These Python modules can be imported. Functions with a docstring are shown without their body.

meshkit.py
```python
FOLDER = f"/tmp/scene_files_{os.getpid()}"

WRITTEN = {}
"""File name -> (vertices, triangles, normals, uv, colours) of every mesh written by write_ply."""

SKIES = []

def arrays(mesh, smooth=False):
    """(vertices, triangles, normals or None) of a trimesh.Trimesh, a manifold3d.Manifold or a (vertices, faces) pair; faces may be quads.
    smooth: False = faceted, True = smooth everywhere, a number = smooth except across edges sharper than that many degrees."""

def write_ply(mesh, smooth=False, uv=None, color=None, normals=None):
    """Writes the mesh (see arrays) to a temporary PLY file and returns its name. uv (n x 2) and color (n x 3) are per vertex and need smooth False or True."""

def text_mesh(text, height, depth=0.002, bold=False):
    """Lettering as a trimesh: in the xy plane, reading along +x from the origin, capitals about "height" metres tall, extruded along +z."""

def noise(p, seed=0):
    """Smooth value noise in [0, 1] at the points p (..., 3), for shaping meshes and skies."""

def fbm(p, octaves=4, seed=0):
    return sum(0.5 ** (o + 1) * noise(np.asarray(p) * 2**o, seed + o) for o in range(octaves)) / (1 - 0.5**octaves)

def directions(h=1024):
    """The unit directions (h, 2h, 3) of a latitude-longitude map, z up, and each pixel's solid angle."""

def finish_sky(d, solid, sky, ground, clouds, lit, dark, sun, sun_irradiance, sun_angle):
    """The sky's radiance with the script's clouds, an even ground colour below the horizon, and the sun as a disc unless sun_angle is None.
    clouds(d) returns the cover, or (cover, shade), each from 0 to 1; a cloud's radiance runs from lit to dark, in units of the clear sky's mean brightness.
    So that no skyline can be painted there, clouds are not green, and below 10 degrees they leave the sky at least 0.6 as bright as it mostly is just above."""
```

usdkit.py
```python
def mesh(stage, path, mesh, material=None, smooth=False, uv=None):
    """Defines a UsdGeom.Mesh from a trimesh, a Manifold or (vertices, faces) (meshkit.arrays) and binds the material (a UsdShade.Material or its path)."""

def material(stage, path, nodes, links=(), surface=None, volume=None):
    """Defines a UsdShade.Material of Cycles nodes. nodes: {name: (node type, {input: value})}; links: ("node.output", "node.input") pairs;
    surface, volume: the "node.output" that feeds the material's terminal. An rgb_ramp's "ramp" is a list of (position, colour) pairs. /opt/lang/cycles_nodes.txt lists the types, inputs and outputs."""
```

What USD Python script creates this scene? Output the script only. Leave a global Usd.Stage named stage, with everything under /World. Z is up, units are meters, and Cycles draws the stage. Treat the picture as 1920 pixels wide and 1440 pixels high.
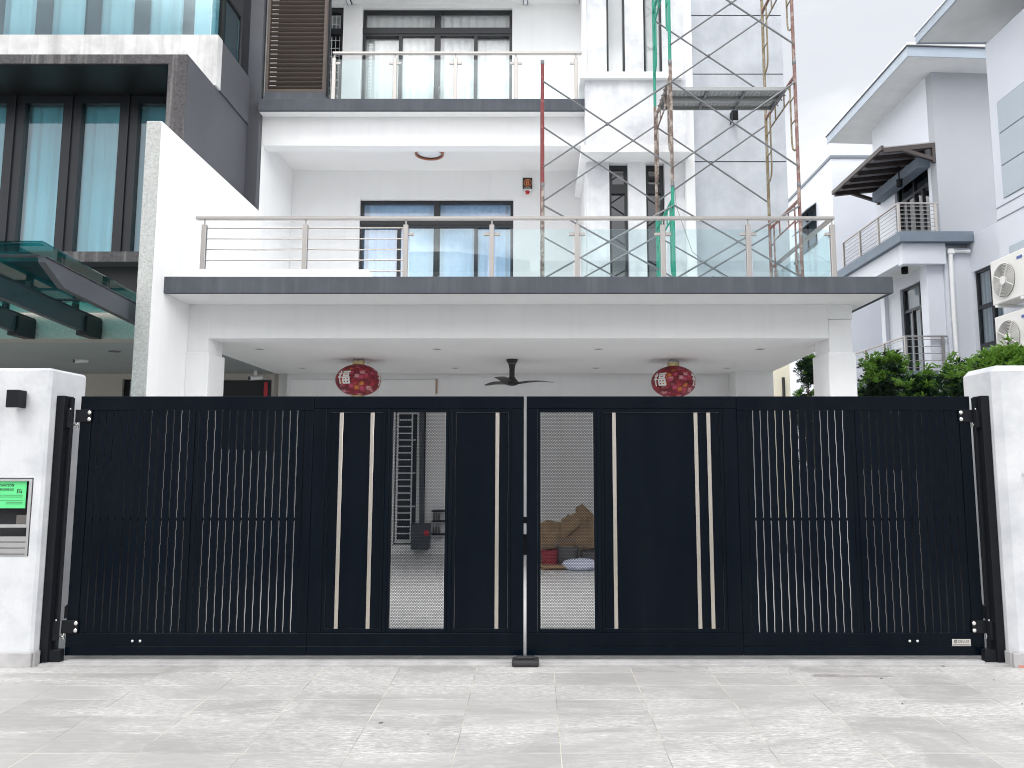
import math, random
import numpy as np, trimesh
import manifold3d as m3
from manifold3d import Manifold, CrossSection
import shapely.geometry as sg
from shapely.ops import unary_union
from shapely import affinity
import usdkit, meshkit
from pxr import Usd, UsdGeom, UsdLux, UsdShade, Gf, Sdf

stage = Usd.Stage.CreateInMemory()
UsdGeom.SetStageUpAxis(stage, 'Z')
UsdGeom.SetStageMetersPerUnit(stage, 1.0)
UsdGeom.Xform.Define(stage, '/World')
random.seed(7)
rng = np.random.default_rng(7)

# ------------------------------------------------------------------ camera
CAM_H, TILT, F = 1.553, math.atan(154 / 1400), 1400.0
cam = UsdGeom.Camera.Define(stage, '/World/camera')
cam.CreateHorizontalApertureAttr(36.0)
cam.CreateVerticalApertureAttr(27.0)
cam.CreateFocalLengthAttr(F / 1920 * 36)
cam.CreateHorizontalApertureOffsetAttr(-42 / 1920 * 36)
cam.CreateClippingRangeAttr(Gf.Vec2f(0.05, 2000))
cam.CreateExposureAttr(1.52)
cam.AddTranslateOp().Set(Gf.Vec3d(0, 0, CAM_H))
cam.AddRotateXOp().Set(90 + math.degrees(TILT))

# ------------------------------------------------------------------ sky and sun
SUN_EL, SUN_AZ = math.radians(60), math.radians(205)      # rotation = atan2(x, y)
SKY = 0.12
dome = UsdLux.DomeLight.Define(stage, '/World/sky')
dome.GetPrim().SetCustomDataByKey('kind', 'structure')
skym = usdkit.material(stage, '/World/Looks/sky', {
    'sky': ('sky_texture', {'sky_type': 'single_scattering', 'sun_disc': False, 'sun_elevation': SUN_EL, 'sun_rotation': SUN_AZ, 'aerosol_density': 2.0}),
    'tc': ('texture_coordinate', {}),
    'map': ('mapping', {'scale': (1.0, 1.0, 2.2), 'location': (3.1, 0.4, 0.0)}),
    'n': ('noise_texture', {'scale': 2.1, 'detail': 7.0, 'roughness': 0.52, 'distortion': 0.3}),
    'r': ('rgb_ramp', {'ramp': [(0.0, (.95,) * 3), (0.44, (.95,) * 3), (0.56, (1,) * 3), (1.0, (1,) * 3)]}),
    'r2': ('rgb_ramp', {'ramp': [(0.0, (2.3, 2.36, 2.5)), (0.36, (2.45, 2.5, 2.64)), (0.47, (3.2, 3.22, 3.3)), (0.54, (7.0, 7.0, 7.1)), (0.64, (12.5, 12.5, 12.4)), (1.0, (13.5, 13.4, 13.2))]}),
    'mx': ('mix_color', {}),
    'bg': ('background_shader', {'strength': SKY}),
}, [('tc.generated', 'map.vector'), ('map.vector', 'n.vector'), ('n.fac', 'r.fac'), ('n.fac', 'r2.fac'), ('r.color', 'mx.fac'), ('sky.color', 'mx.a'), ('r2.color', 'mx.b'), ('mx.result', 'bg.color')], surface='bg.background')
UsdShade.MaterialBindingAPI.Apply(dome.GetPrim()).Bind(skym)
sun = UsdLux.DistantLight.Define(stage, '/World/sun')
sun.CreateIntensityAttr(0.16)
sun.CreateAngleAttr(28.0)
sun.CreateNormalizeAttr(True)
sun.CreateColorAttr(Gf.Vec3f(1.0, 0.97, 0.93))
sd = np.array([math.cos(SUN_EL) * math.sin(SUN_AZ), math.cos(SUN_EL) * math.cos(SUN_AZ), math.sin(SUN_EL)])
sun.AddRotateZOp().Set(-math.degrees(SUN_AZ))
sun.AddRotateXOp().Set(-(90 - math.degrees(SUN_EL)))

# ------------------------------------------------------------------ helpers
def at(u, v, Y):
    """a point of the plane y = Y from the survey of the photograph (1920 x 1440)"""
    b = (720 - v) / F
    s = Y / (math.cos(TILT) - b * math.sin(TILT))
    return ((u - 1002) / F * s, CAM_H + (math.sin(TILT) + b * math.cos(TILT)) * s)
def X(u, v, Y): return at(u, v, Y)[0]
def Z(v, Y): return at(1002, v, Y)[1]

OFF, COUNT = {}, {}
def numbered(path):
    k = COUNT.get(path, 0); COUNT[path] = k + 1
    return path if k == 0 else '%s_%03d' % (path, k)
def meta(prim, label=None, cat=None, group=None, kind=None):
    for k, v in (('label', label), ('category', cat), ('group', group), ('kind', kind)):
        if v: prim.SetCustomDataByKey(k, v)
def thing(name, label, cat, loc=(0, 0, 0), group=None, kind=None, rotz=0):
    path = numbered('/World/' + name)
    x = UsdGeom.Xform.Define(stage, path)
    x.AddTranslateOp().Set(Gf.Vec3d(*map(float, loc)))
    if rotz: x.AddRotateZOp().Set(rotz)
    OFF[path] = np.array(loc, float)
    meta(x.GetPrim(), label, cat, group, kind)
    return path
def tri(m):
    if isinstance(m, Manifold):
        q = m.to_mesh(); return trimesh.Trimesh(np.asarray(q.vert_properties)[:, :3], np.asarray(q.tri_verts), process=False)
    if isinstance(m, (list,)):
        return trimesh.util.concatenate([tri(x) for x in m])
    if isinstance(m, tuple):
        return trimesh.Trimesh(np.asarray(m[0], float), np.asarray(m[1]), process=False)
    return m
def part(parent, name, mesh, mat, smooth=False, label=None, local=False, kind=None):
    path = numbered(parent + '/' + name)
    off = OFF.get(parent, np.zeros(3))
    OFF[path] = off
    t = tri(mesh)
    v = np.array(t.vertices, float)
    if not local: v = v - off
    m = usdkit.mesh(stage, path, trimesh.Trimesh(v, np.array(t.faces), process=False), MATS[mat], smooth)
    meta(m.GetPrim(), label, kind=kind)
    return path
def solo(name, mesh, mat, label=None, cat=None, group=None, kind=None, smooth=False):
    path = numbered('/World/' + name)
    m = usdkit.mesh(stage, path, tri(mesh), MATS[mat], smooth)
    OFF[path] = np.zeros(3)
    meta(m.GetPrim(), label, cat, group, kind)
    return path
def copy_of(src, name, label, loc, group=None, cat=None, rotz=0):
    path = numbered('/World/' + name)
    x = UsdGeom.Xform.Define(stage, path)
    x.GetPrim().GetReferences().AddInternalReference(src)
    x.ClearXformOpOrder()
    x.AddTranslateOp(opSuffix='place').Set(Gf.Vec3d(*map(float, loc)))
    if rotz: x.AddRotateZOp(opSuffix='place').Set(rotz)
    x.GetPrim().SetInstanceable(True)
    meta(x.GetPrim(), label, cat, group)
    return path

def box(x0, x1, y0, y1, z0, z1):
    x0, x1 = min(x0, x1), max(x0, x1); y0, y1 = min(y0, y1), max(y0, y1); z0, z1 = min(z0, z1), max(z0, z1)
    return Manifold.cube((x1 - x0, y1 - y0, z1 - z0)).translate((x0, y0, z0))
def cbox(x0, x1, y0, y1, z0, z1, c=0.006):
    x0, x1 = min(x0, x1), max(x0, x1); y0, y1 = min(y0, y1), max(y0, y1); z0, z1 = min(z0, z1), max(z0, z1)
    c = min(c, (x1 - x0) * .3, (y1 - y0) * .3, (z1 - z0) * .3)
    pts = []
    for a, b, d in ((0, c, c), (c, 0, c), (c, c, 0)):
        for x in (x0 + a, x1 - a):
            for y in (y0 + b, y1 - b):
                for z in (z0 + d, z1 - d): pts.append((x, y, z))
    return Manifold.hull_points(np.array(pts))
def union(ms): return Manifold.batch_boolean(list(ms), m3.OpType.Add)
def prism(pts, y0, y1):
    """polygon in (x, z), extruded along y"""
    m = Manifold.extrude(CrossSection([np.array(pts)], m3.FillRule.NonZero), y1 - y0)
    return m.rotate((90, 0, 0)).translate((0, y1, 0))
def plan(pts, z0, z1):
    return Manifold.extrude(CrossSection([np.array(pts)], m3.FillRule.NonZero), z1 - z0).translate((0, 0, z0))
def tube(points, r, sides=8):
    p = np.asarray(points, float)
    out = []
    v, f = [], []
    t = np.gradient(p, axis=0); t /= np.linalg.norm(t, axis=1, keepdims=True) + 1e-12
    ref = np.array([0, 0, 1.0]) if abs(t[0][2]) < .9 else np.array([1.0, 0, 0])
    rr = np.broadcast_to(r, (len(p),))
    for i in range(len(p)):
        a = np.cross(t[i], ref)
        if np.linalg.norm(a) < 1e-3: a = np.cross(t[i], [0, 1.0, 0])
        a /= np.linalg.norm(a); b = np.cross(t[i], a)
        for k in range(sides):
            w = 2 * math.pi * k / sides
            v.append(p[i] + rr[i] * (math.cos(w) * a + math.sin(w) * b))
    n = len(p)
    for i in range(n - 1):
        for k in range(sides):
            a, b = i * sides + k, i * sides + (k + 1) % sides
            f += [(a, b + sides, b), (a, a + sides, b + sides)]
    c0, c1 = len(v), len(v) + 1
    v += [p[0], p[-1]]
    for k in range(sides):
        f += [(c0, k, (k + 1) % sides), (c1, (n - 1) * sides + (k + 1) % sides, (n - 1) * sides + k)]
    m = trimesh.Trimesh(np.array(v), np.array(f), process=False)
    if m.volume < 0: m.invert()
    return m
def rod(a, b, r, sides=8): return tube([a, b], r, sides)
def lathe(profile, loc=(0, 0, 0), n=32):
    m = trimesh.creation.revolve(np.array(profile, float), sections=n)
    if m.volume < 0: m.invert()
    m.apply_translation(loc); return m
def cyl_y(x, y0, y1, z, r, n=16):
    m = trimesh.creation.cylinder(r, abs(y1 - y0), sections=n)
    m.apply_transform(trimesh.transformations.rotation_matrix(math.pi / 2, (1, 0, 0)))
    m.apply_translation((x, (y0 + y1) / 2, z)); return m
def cyl_z(x, y, z0, z1, r, n=20):
    m = trimesh.creation.cylinder(r, abs(z1 - z0), sections=n); m.apply_translation((x, y, (z0 + z1) / 2)); return m
def dome_bolt(x, y, z, r):
    m = trimesh.creation.icosphere(2, r); m.vertices[:, 1] *= .45; m.apply_translation((x, y, z)); return m
def to_x(m, xplane, sgn=1):
    """turns a piece built for a wall facing -y (w, depth, z) into one for a wall facing -x (depth, w, z)"""
    t = tri(m).copy(); v = t.vertices.copy()
    t.vertices = np.stack([xplane + v[:, 1], v[:, 0], v[:, 2]], 1); t.faces = t.faces[:, ::-1]
    return t

# ------------------------------------------------------------------ materials
MATS = {}
def mat(name, nodes, links, surface='p.BSDF', volume=None):
    MATS[name] = usdkit.material(stage, '/World/Looks/' + name, nodes, links, surface=surface, volume=volume)
def plain(name, col, rough=.5, metallic=0.0, **kw):
    mat(name, {'p': ('principled_bsdf', {'base_color': col, 'roughness': rough, 'metallic': metallic, **kw})}, [])
def plaster(name, col, col2=None, scale=1.2, rough=.75, bump=.15, bscale=45, streak=None, contrast=(.35, .7), spec=.25, dirt=None):
    """painted or skimmed render: broad uneven patches, fine trowel relief, optional vertical run marks"""
    col2 = col2 or tuple(c * .94 for c in col)
    n = {'g': ('geometry', {}), 'n1': ('noise_texture', {'scale': scale, 'detail': 6.0, 'roughness': .6}),
         'r1': ('rgb_ramp', {'ramp': [(contrast[0], col2), (contrast[1], col)]}),
         'n2': ('noise_texture', {'scale': bscale, 'detail': 4.0, 'roughness': .6}),
         'bp': ('bump', {'strength': bump, 'distance': .01}),
         'p': ('principled_bsdf', {'roughness': rough, 'specular_ior_level': spec})}
    l = [('g.position', 'n1.vector'), ('n1.fac', 'r1.fac'), ('g.position', 'n2.vector'), ('n2.fac', 'bp.height'), ('bp.normal', 'p.normal')]
    last = 'r1.color'
    if streak:
        n['mp'] = ('mapping', {'scale': (7.0, 7.0, .35)}); n['n3'] = ('noise_texture', {'scale': 1.0, 'detail': 5.0, 'roughness': .65})
        n['r3'] = ('rgb_ramp', {'ramp': [(.50, (0, 0, 0)), (.74, (1, 1, 1))]}); n['ms'] = ('math', {'math_type': 'multiply', 'value2': streak[1]})
        n['mx'] = ('mix_color', {'b': streak[0]})
        l += [('g.position', 'mp.vector'), ('mp.vector', 'n3.vector'), ('n3.fac', 'r3.fac'), ('r3.color', 'ms.value1'), ('ms.value', 'mx.fac'), (last, 'mx.a')]
        last = 'mx.result'
    l.append((last, 'p.base_color'))
    mat(name, n, l)

plaster('white_paint', (.875, .88, .885), (.845, .85, .855), scale=.7, bump=.10, bscale=24, streak=((.70, .71, .72), .22))
plaster('white_rough', (.74, .75, .77), (.52, .535, .57), scale=1.9, bump=.3, bscale=30, streak=((.50, .515, .55), .5), contrast=(.34, .58))
plaster('pillar_render', (.58, .592, .61), (.44, .455, .485), scale=2.3, bump=.3, bscale=26, streak=((.50, .51, .54), .38), contrast=(.33, .56))
plaster('tower_render', (.55, .58, .62), (.44, .468, .51), scale=2.0, bump=.3, bscale=30, streak=((.42, .445, .49), .4), contrast=(.34, .62))
plaster('ceiling_paint', (.85, .845, .845), (.83, .825, .825), scale=.8, bump=.04)
plaster('grey_trim', (.085, .093, .11), (.068, .076, .09), scale=3, bump=.1, streak=((.15, .16, .18), .35))
plaster('dark_grey_wall', (.088, .092, .104), (.073, .076, .086), scale=.8, bump=.08, rough=.55)
plaster('dark_spray', (.10, .095, .10), (.055, .052, .055), scale=30, bump=.8, bscale=55, streak=((.36, .35, .34), .55))
plaster('pebble_render', (.55, .56, .55), (.38, .39, .38), scale=38, bump=.9, bscale=60)
plaster('weathered_white', (.72, .72, .715), (.50, .50, .495), scale=2.5, bump=.25, bscale=35, streak=((.25, .25, .25), .5))
plaster('pebble_green', (.48, .45, .41), (.38, .355, .32), scale=40, bump=.8, bscale=60)
plaster('carport_grey', (.34, .36, .36), (.30, .32, .32), scale=.8, bump=.05)
plaster('blue_grey_panel', (.40, .45, .50), (.375, .425, .475), scale=1, bump=.05)
plaster('cool_white', (.60, .625, .675), (.57, .595, .645), scale=.6, bump=.05)
plaster('cool_grey_wall', (.345, .36, .39), (.33, .343, .373), scale=.6, bump=.05)
plaster('cream_wall', (.72, .68, .55), None, scale=.8, bump=.05)
plaster('eave_white', (.66, .67, .67), (.58, .59, .585), scale=1.5, bump=.06)
plaster('slab_blue', (.15, .185, .225), (.13, .16, .20), scale=2, bump=.05)
plaster('fascia_blue', (.31, .36, .42), (.285, .335, .39), scale=2, bump=.02, rough=.45)
plaster('concrete', (.46, .455, .44), (.38, .375, .36), scale=1.5, bump=.3)
plaster('asphalt', (.06, .06, .062), (.045, .045, .047), scale=6, bump=.6, bscale=90)
plaster('floor_inside', (.68, .68, .68), (.58, .58, .585), scale=1.8, bump=.05, rough=.35)
plaster('step_stone', (.46, .455, .455), (.34, .335, .34), scale=5, bump=.2, rough=.5)
plaster('roof_tile_far', (.09, .10, .115), (.06, .065, .075), scale=4, bump=.3)
plain('groove', (.10, .105, .115), .8)
plain('blue_groove', (.16, .19, .22), .8)

mat('gate_paint', {'g': ('geometry', {}), 'n': ('noise_texture', {'scale': 1.4, 'detail': 4.0}), 'r': ('rgb_ramp', {'ramp': [(.35, (.20,) * 3), (.7, (.33,) * 3)]}),
    'n2': ('noise_texture', {'scale': 220.0, 'detail': 2.0}), 'bp': ('bump', {'strength': .06, 'distance': .002}),
    'mpd': ('mapping', {'scale': (5.0, 5.0, .5)}), 'nd': ('noise_texture', {'scale': 1.3, 'detail': 7.0, 'roughness': .7}), 'rd': ('rgb_ramp', {'ramp': [(.40, (.0007, .0024, .0054)), (.80, (.0024, .0046, .0080))]}),
    'p': ('principled_bsdf', {'specular_ior_level': .10})},
    [('g.position', 'n.vector'), ('n.fac', 'r.fac'), ('r.color', 'p.roughness'), ('g.position', 'n2.vector'), ('n2.fac', 'bp.height'), ('bp.normal', 'p.normal'), ('g.position', 'mpd.vector'), ('mpd.vector', 'nd.vector'), ('nd.fac', 'rd.fac'), ('rd.color', 'p.base_color')])
plain('black_metal', (.005, .006, .008), .45, specular_ior_level=.2)
plain('frame_black', (.012, .014, .018), .32)
plain('black_plastic', (.014, .014, .015), .45)
plain('rubber', (.02, .02, .022), .65)
plain('bolt_zinc', (.82, .82, .80), .22, 1.0)
mat('champagne_strip', {'g': ('geometry', {}), 'mp': ('mapping', {'scale': (400.0, 400.0, 6.0)}), 'n': ('noise_texture', {'scale': 1.0, 'detail': 3.0}), 'bp': ('bump', {'strength': .05, 'distance': .002}),
    'p': ('principled_bsdf', {'base_color': (.56, .515, .46), 'roughness': .24, 'metallic': 1.0})}, [('g.position', 'mp.vector'), ('mp.vector', 'n.vector'), ('n.fac', 'bp.height'), ('bp.normal', 'p.normal')])
mat('stainless', {'g': ('geometry', {}), 'n': ('noise_texture', {'scale': 14.0, 'detail': 3.0}), 'r': ('rgb_ramp', {'ramp': [(.3, (.36,) * 3), (.7, (.44,) * 3)]}),
    'p': ('principled_bsdf', {'base_color': (.40, .38, .365), 'metallic': 1.0})}, [('g.position', 'n.vector'), ('n.fac', 'r.fac'), ('r.color', 'p.roughness')])
plain('mailbox_steel', (.62, .62, .62), .28, 1.0)
def glass(name, tint, r0=.04, rough=0.0, boost=1.0):
    """thin pane: what is behind shows through the tint, the sky and the street mirror by Schlick's law from either side"""
    mat(name, {'t': ('transparent_bsdf', {'color': tint}), 's': ('glossy_bsdf', {'color': (1, 1, 1), 'roughness': rough}), 'g': ('geometry', {}),
        'd': ('vector_math', {'math_type': 'dot_product'}), 'a': ('math', {'math_type': 'absolute'}), 'o': ('math', {'math_type': 'subtract', 'value1': 1.0}), 'w': ('math', {'math_type': 'power', 'value2': 5.0}),
        'm': ('math', {'math_type': 'multiply_add', 'value2': (1 - r0) * boost, 'value3': r0, 'use_clamp': True}), 'x': ('mix_closure', {})},
        [('g.incoming', 'd.vector1'), ('g.normal', 'd.vector2'), ('d.value', 'a.value1'), ('a.value', 'o.value2'), ('o.value', 'w.value1'), ('w.value', 'm.value1'), ('m.value', 'x.fac'), ('t.BSDF', 'x.closure1'), ('s.BSDF', 'x.closure2')], surface='x.closure')
glass('clear_glass', (.88, .95, .955), .045)
glass('door_glass', (.74, .88, .98), .16)
glass('pale_glass', (.96, .985, .99), .14)
glass('teal_glass', (.40, .71, .79), .20)
glass('canopy_glass', (.20, .62, .63), .12)
glass('balustrade_teal', (.56, .77, .82), .13)
glass('dark_glass', (.50, .58, .62), .16)
mat('curtain', {'d': ('diffuse_bsdf', {'color': (.90, .90, .90)}), 't': ('translucent_bsdf', {'color': (.7, .7, .7)}), 'x': ('mix_closure', {'fac': .08})}, [('d.BSDF', 'x.closure1'), ('t.BSDF', 'x.closure2')], surface='x.closure')
mat('blue_curtain', {'d': ('diffuse_bsdf', {'color': (.50, .68, .88)}), 't': ('translucent_bsdf', {'color': (.3, .4, .55)}), 'x': ('mix_closure', {'fac': .08})}, [('d.BSDF', 'x.closure1'), ('t.BSDF', 'x.closure2')], surface='x.closure')
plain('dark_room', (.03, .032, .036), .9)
plain('brown_aluminium', (.082, .064, .054), .5, specular_ior_level=.3)
plain('awning_brown', (.035, .026, .024), .5)
plain('awning_sheet', (.28, .28, .30), .5)
plain('steel_beam', (.05, .055, .065), .38)
plain('pvc_white', (.74, .75, .75), .4)
plain('ac_white', (.72, .71, .68), .45)
plain('ac_dark', (.10, .095, .09), .5)
plain('ac_blue', (.06, .10, .30), .5)
plain('notice_green', (.10, .62, .22), .55)
plain('ink', (.02, .03, .025), .7)
plain('orange_ink', (.70, .22, .06), .6)
plain('siren_red', (.45, .02, .03), .25)
plain('plate_silver', (.58, .56, .53), .35, .6)
plain('wood_ring', (.34, .14, .085), .45)
plain('lamp_white', (.80, .82, .86), .4)
plain('gold_cap', (.55, .45, .24), .35, .8)
plain('lantern_white', (.78, .76, .73), .6)
plain('timber', (.34, .22, .12), .6)
plaster('carton', (.34, .235, .135), (.22, .15, .09), scale=9)
plain('bag_white', (.62, .66, .80), .5)
plain('cloth_red', (.30, .04, .05), .8)
plain('galvanised', (.17, .175, .185), .45, .6)
plain('plank_steel', (.33, .34, .34), .45, .6)
plain('earth_red', (.46, .20, .15), .9)
plaster('stain_brown', (.27, .25, .245), (.33, .32, .315), scale=14)
plaster('stain_pink', (.34, .30, .285), (.38, .35, .335), scale=12)
plain('sealant', (.78, .75, .66), .7)
def rusty(name, col, rust, amount):
    mat(name, {'g': ('geometry', {}), 'n': ('noise_texture', {'scale': 9.0, 'detail': 6.0, 'roughness': .7}), 'r': ('rgb_ramp', {'ramp': [(amount - .06, rust), (amount + .06, col)]}),
        'n2': ('noise_texture', {'scale': 60.0, 'detail': 3.0}), 'bp': ('bump', {'strength': .25, 'distance': .004}), 'p': ('principled_bsdf', {'roughness': .55})},
        [('g.position', 'n.vector'), ('n.fac', 'r.fac'), ('r.color', 'p.base_color'), ('g.position', 'n2.vector'), ('n2.fac', 'bp.height'), ('bp.normal', 'p.normal')])
rusty('scaffold_red', (.18, .025, .028), (.33, .24, .21), .38)
rusty('scaffold_rust', (.13, .085, .07), (.36, .32, .28), .47)
rusty('scaffold_green', (.012, .25, .17), (.03, .13, .10), .36)
rusty('scaffold_olive', (.20, .155, .08), (.30, .27, .21), .46)
rusty('scaffold_pink', (.20, .105, .09), (.33, .27, .24), .44)

def tile_mat(name, a, b, c, seed):
    """matt porcelain with pale brushed cement streaks, dusty white smears and faint stains"""
    mat(name, {'g': ('geometry', {}), 'oi': ('object_info', {}), 'sc': ('vector_math', {'math_type': 'scale', 'scale': 37.0}), 'cx': ('combine_xyz', {}),
        'ad': ('vector_math', {'math_type': 'add'}),
        'mp': ('mapping', {'scale': (2.2, 15.0, 1.0)}), 'n': ('noise_texture', {'scale': 2.6, 'detail': 10.0, 'roughness': .74, 'distortion': .5}),
        'r': ('rgb_ramp', {'ramp': [(.34, a), (.52, b), (.70, c)]}),
        'mp2': ('mapping', {'scale': (.55, 1.3, 1.0), 'rotation': (0, 0, -.5), 'location': (seed, 0, 0)}), 'n2': ('noise_texture', {'scale': 1.1, 'detail': 8.0, 'roughness': .7, 'distortion': .8}),
        'r2': ('rgb_ramp', {'ramp': [(.43, (0, 0, 0)), (.58, (1, 1, 1))]}),
        'mp3': ('mapping', {'scale': (7.0, 34.0, 1.0)}), 'n3': ('noise_texture', {'scale': 2.6, 'detail': 8.0, 'roughness': .8}),
        'r3': ('rgb_ramp', {'ramp': [(.44, (0, 0, 0)), (.62, (1, 1, 1))]}), 'mm': ('math', {'math_type': 'multiply'}), 'mk': ('math', {'math_type': 'multiply', 'value2': .95}),
        'mx': ('mix_color', {'b': (.66, .66, .655)}),
        'n4': ('noise_texture', {'scale': 70.0, 'detail': 3.0}), 'bp': ('bump', {'strength': .12, 'distance': .003}),
        'p': ('principled_bsdf', {'roughness': .55, 'specular_ior_level': .35})},
        [('oi.random', 'cx.x'), ('oi.random', 'cx.y'), ('cx.vector', 'sc.vector1'), ('g.position', 'ad.vector1'), ('sc.vector', 'ad.vector2'), ('ad.vector', 'mp.vector'), ('mp.vector', 'n.vector'), ('n.fac', 'r.fac'),
         ('g.position', 'mp2.vector'), ('mp2.vector', 'n2.vector'), ('n2.fac', 'r2.fac'), ('g.position', 'mp3.vector'), ('mp3.vector', 'n3.vector'), ('n3.fac', 'r3.fac'),
         ('r2.color', 'mm.value1'), ('r3.color', 'mm.value2'), ('mm.value', 'mk.value1'), ('mk.value', 'mx.fac'), ('r.color', 'mx.a'), ('mx.result', 'p.base_color'),
         ('g.position', 'n4.vector'), ('n4.fac', 'bp.height'), ('bp.normal', 'p.normal')])
tile_mat('tile_a', (.315, .308, .304), (.345, .338, .334), (.40, .393, .388), 0.0)
tile_mat('tile_b', (.335, .328, .323), (.364, .356, .352), (.415, .408, .403), 0.0)
tile_mat('tile_c', (.292, .286, .283), (.323, .317, .314), (.378, .372, .368), 0.0)
plaster('grout', (.56, .545, .48), (.27, .265, .25), scale=2.2, bump=.1, contrast=(.40, .58))

def leaf_mat(name, lo, hi):
    mat(name, {'g': ('geometry', {}), 'r': ('rgb_ramp', {'ramp': [(0, lo), (1, hi)]}), 'd': ('principled_bsdf', {'roughness': .42, 'specular_ior_level': .4}), 't': ('translucent_bsdf', {}), 'x': ('mix_closure', {'fac': .28})},
        [('g.random_per_island', 'r.fac'), ('r.color', 'd.base_color'), ('r.color', 't.color'), ('d.BSDF', 'x.closure1'), ('t.BSDF', 'x.closure2')], surface='x.closure')
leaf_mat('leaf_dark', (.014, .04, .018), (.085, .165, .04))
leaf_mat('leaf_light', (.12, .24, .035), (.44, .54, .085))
plain('bark', (.12, .085, .06), .85)
mat('lantern_skin', {'tc': ('texture_coordinate', {}), 'mp': ('mapping', {'scale': (13, 13, 17)}), 'v': ('voronoi_texture', {'metric': 'chebychev', 'scale': 1.0, 'randomness': .75}),
    'r': ('rgb_ramp', {'interpolate': False, 'ramp': [(0, (.30, .012, .03)), (.3, (.40, .025, .045)), (.45, (.15, .005, .015)), (.58, (.50, .06, .12)), (.70, (.56, .18, .03)), (.80, (.30, .012, .045)), (.90, (.62, .28, .30))]}),
    'sp': ('separate_color', {}), 'r2': ('rgb_ramp', {'ramp': [(.36, (0, 0, 0)), (.46, (1, 1, 1))]}), 'mk': ('math', {'math_type': 'multiply', 'value2': .7}), 'mx': ('mix_color', {'b': (.12, .004, .012)}),
    'p': ('principled_bsdf', {'roughness': .5})},
    [('tc.object', 'mp.vector'), ('mp.vector', 'v.vector'), ('v.color', 'sp.color'), ('sp.r', 'r.fac'), ('v.distance', 'r2.fac'), ('r2.color', 'mk.value1'), ('mk.value', 'mx.fac'), ('r.color', 'mx.a'), ('mx.result', 'p.base_color')])

# ------------------------------------------------------------------ windows
def curtain_mesh(x0, x1, z0, z1, y, amp=.035, per=.16, seed=0):
    n = max(8, int((x1 - x0) / .012))
    xs = np.linspace(x0, x1, n); r = np.random.default_rng(seed)
    ph = np.cumsum(r.uniform(.6, 1.4, n)) * (xs[1] - xs[0]) / per * 2 * math.pi
    a = amp * (0.7 + .3 * np.sin(xs * 2.3 + seed))
    v, f = [], []
    zs = [z0, (z0 + z1) / 2, z1]
    for k, z in enumerate(zs):
        v += [(x, y + a[i] * math.sin(ph[i]) * (1.1 - .25 * k), z) for i, x in enumerate(xs)]
    for k in range(2):
        for i in range(n - 1):
            p = k * n + i
            f += [(p, p + 1, p + n + 1), (p, p + n + 1, p + n)]
    return trimesh.Trimesh(np.array(v), np.array(f), process=False)
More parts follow.
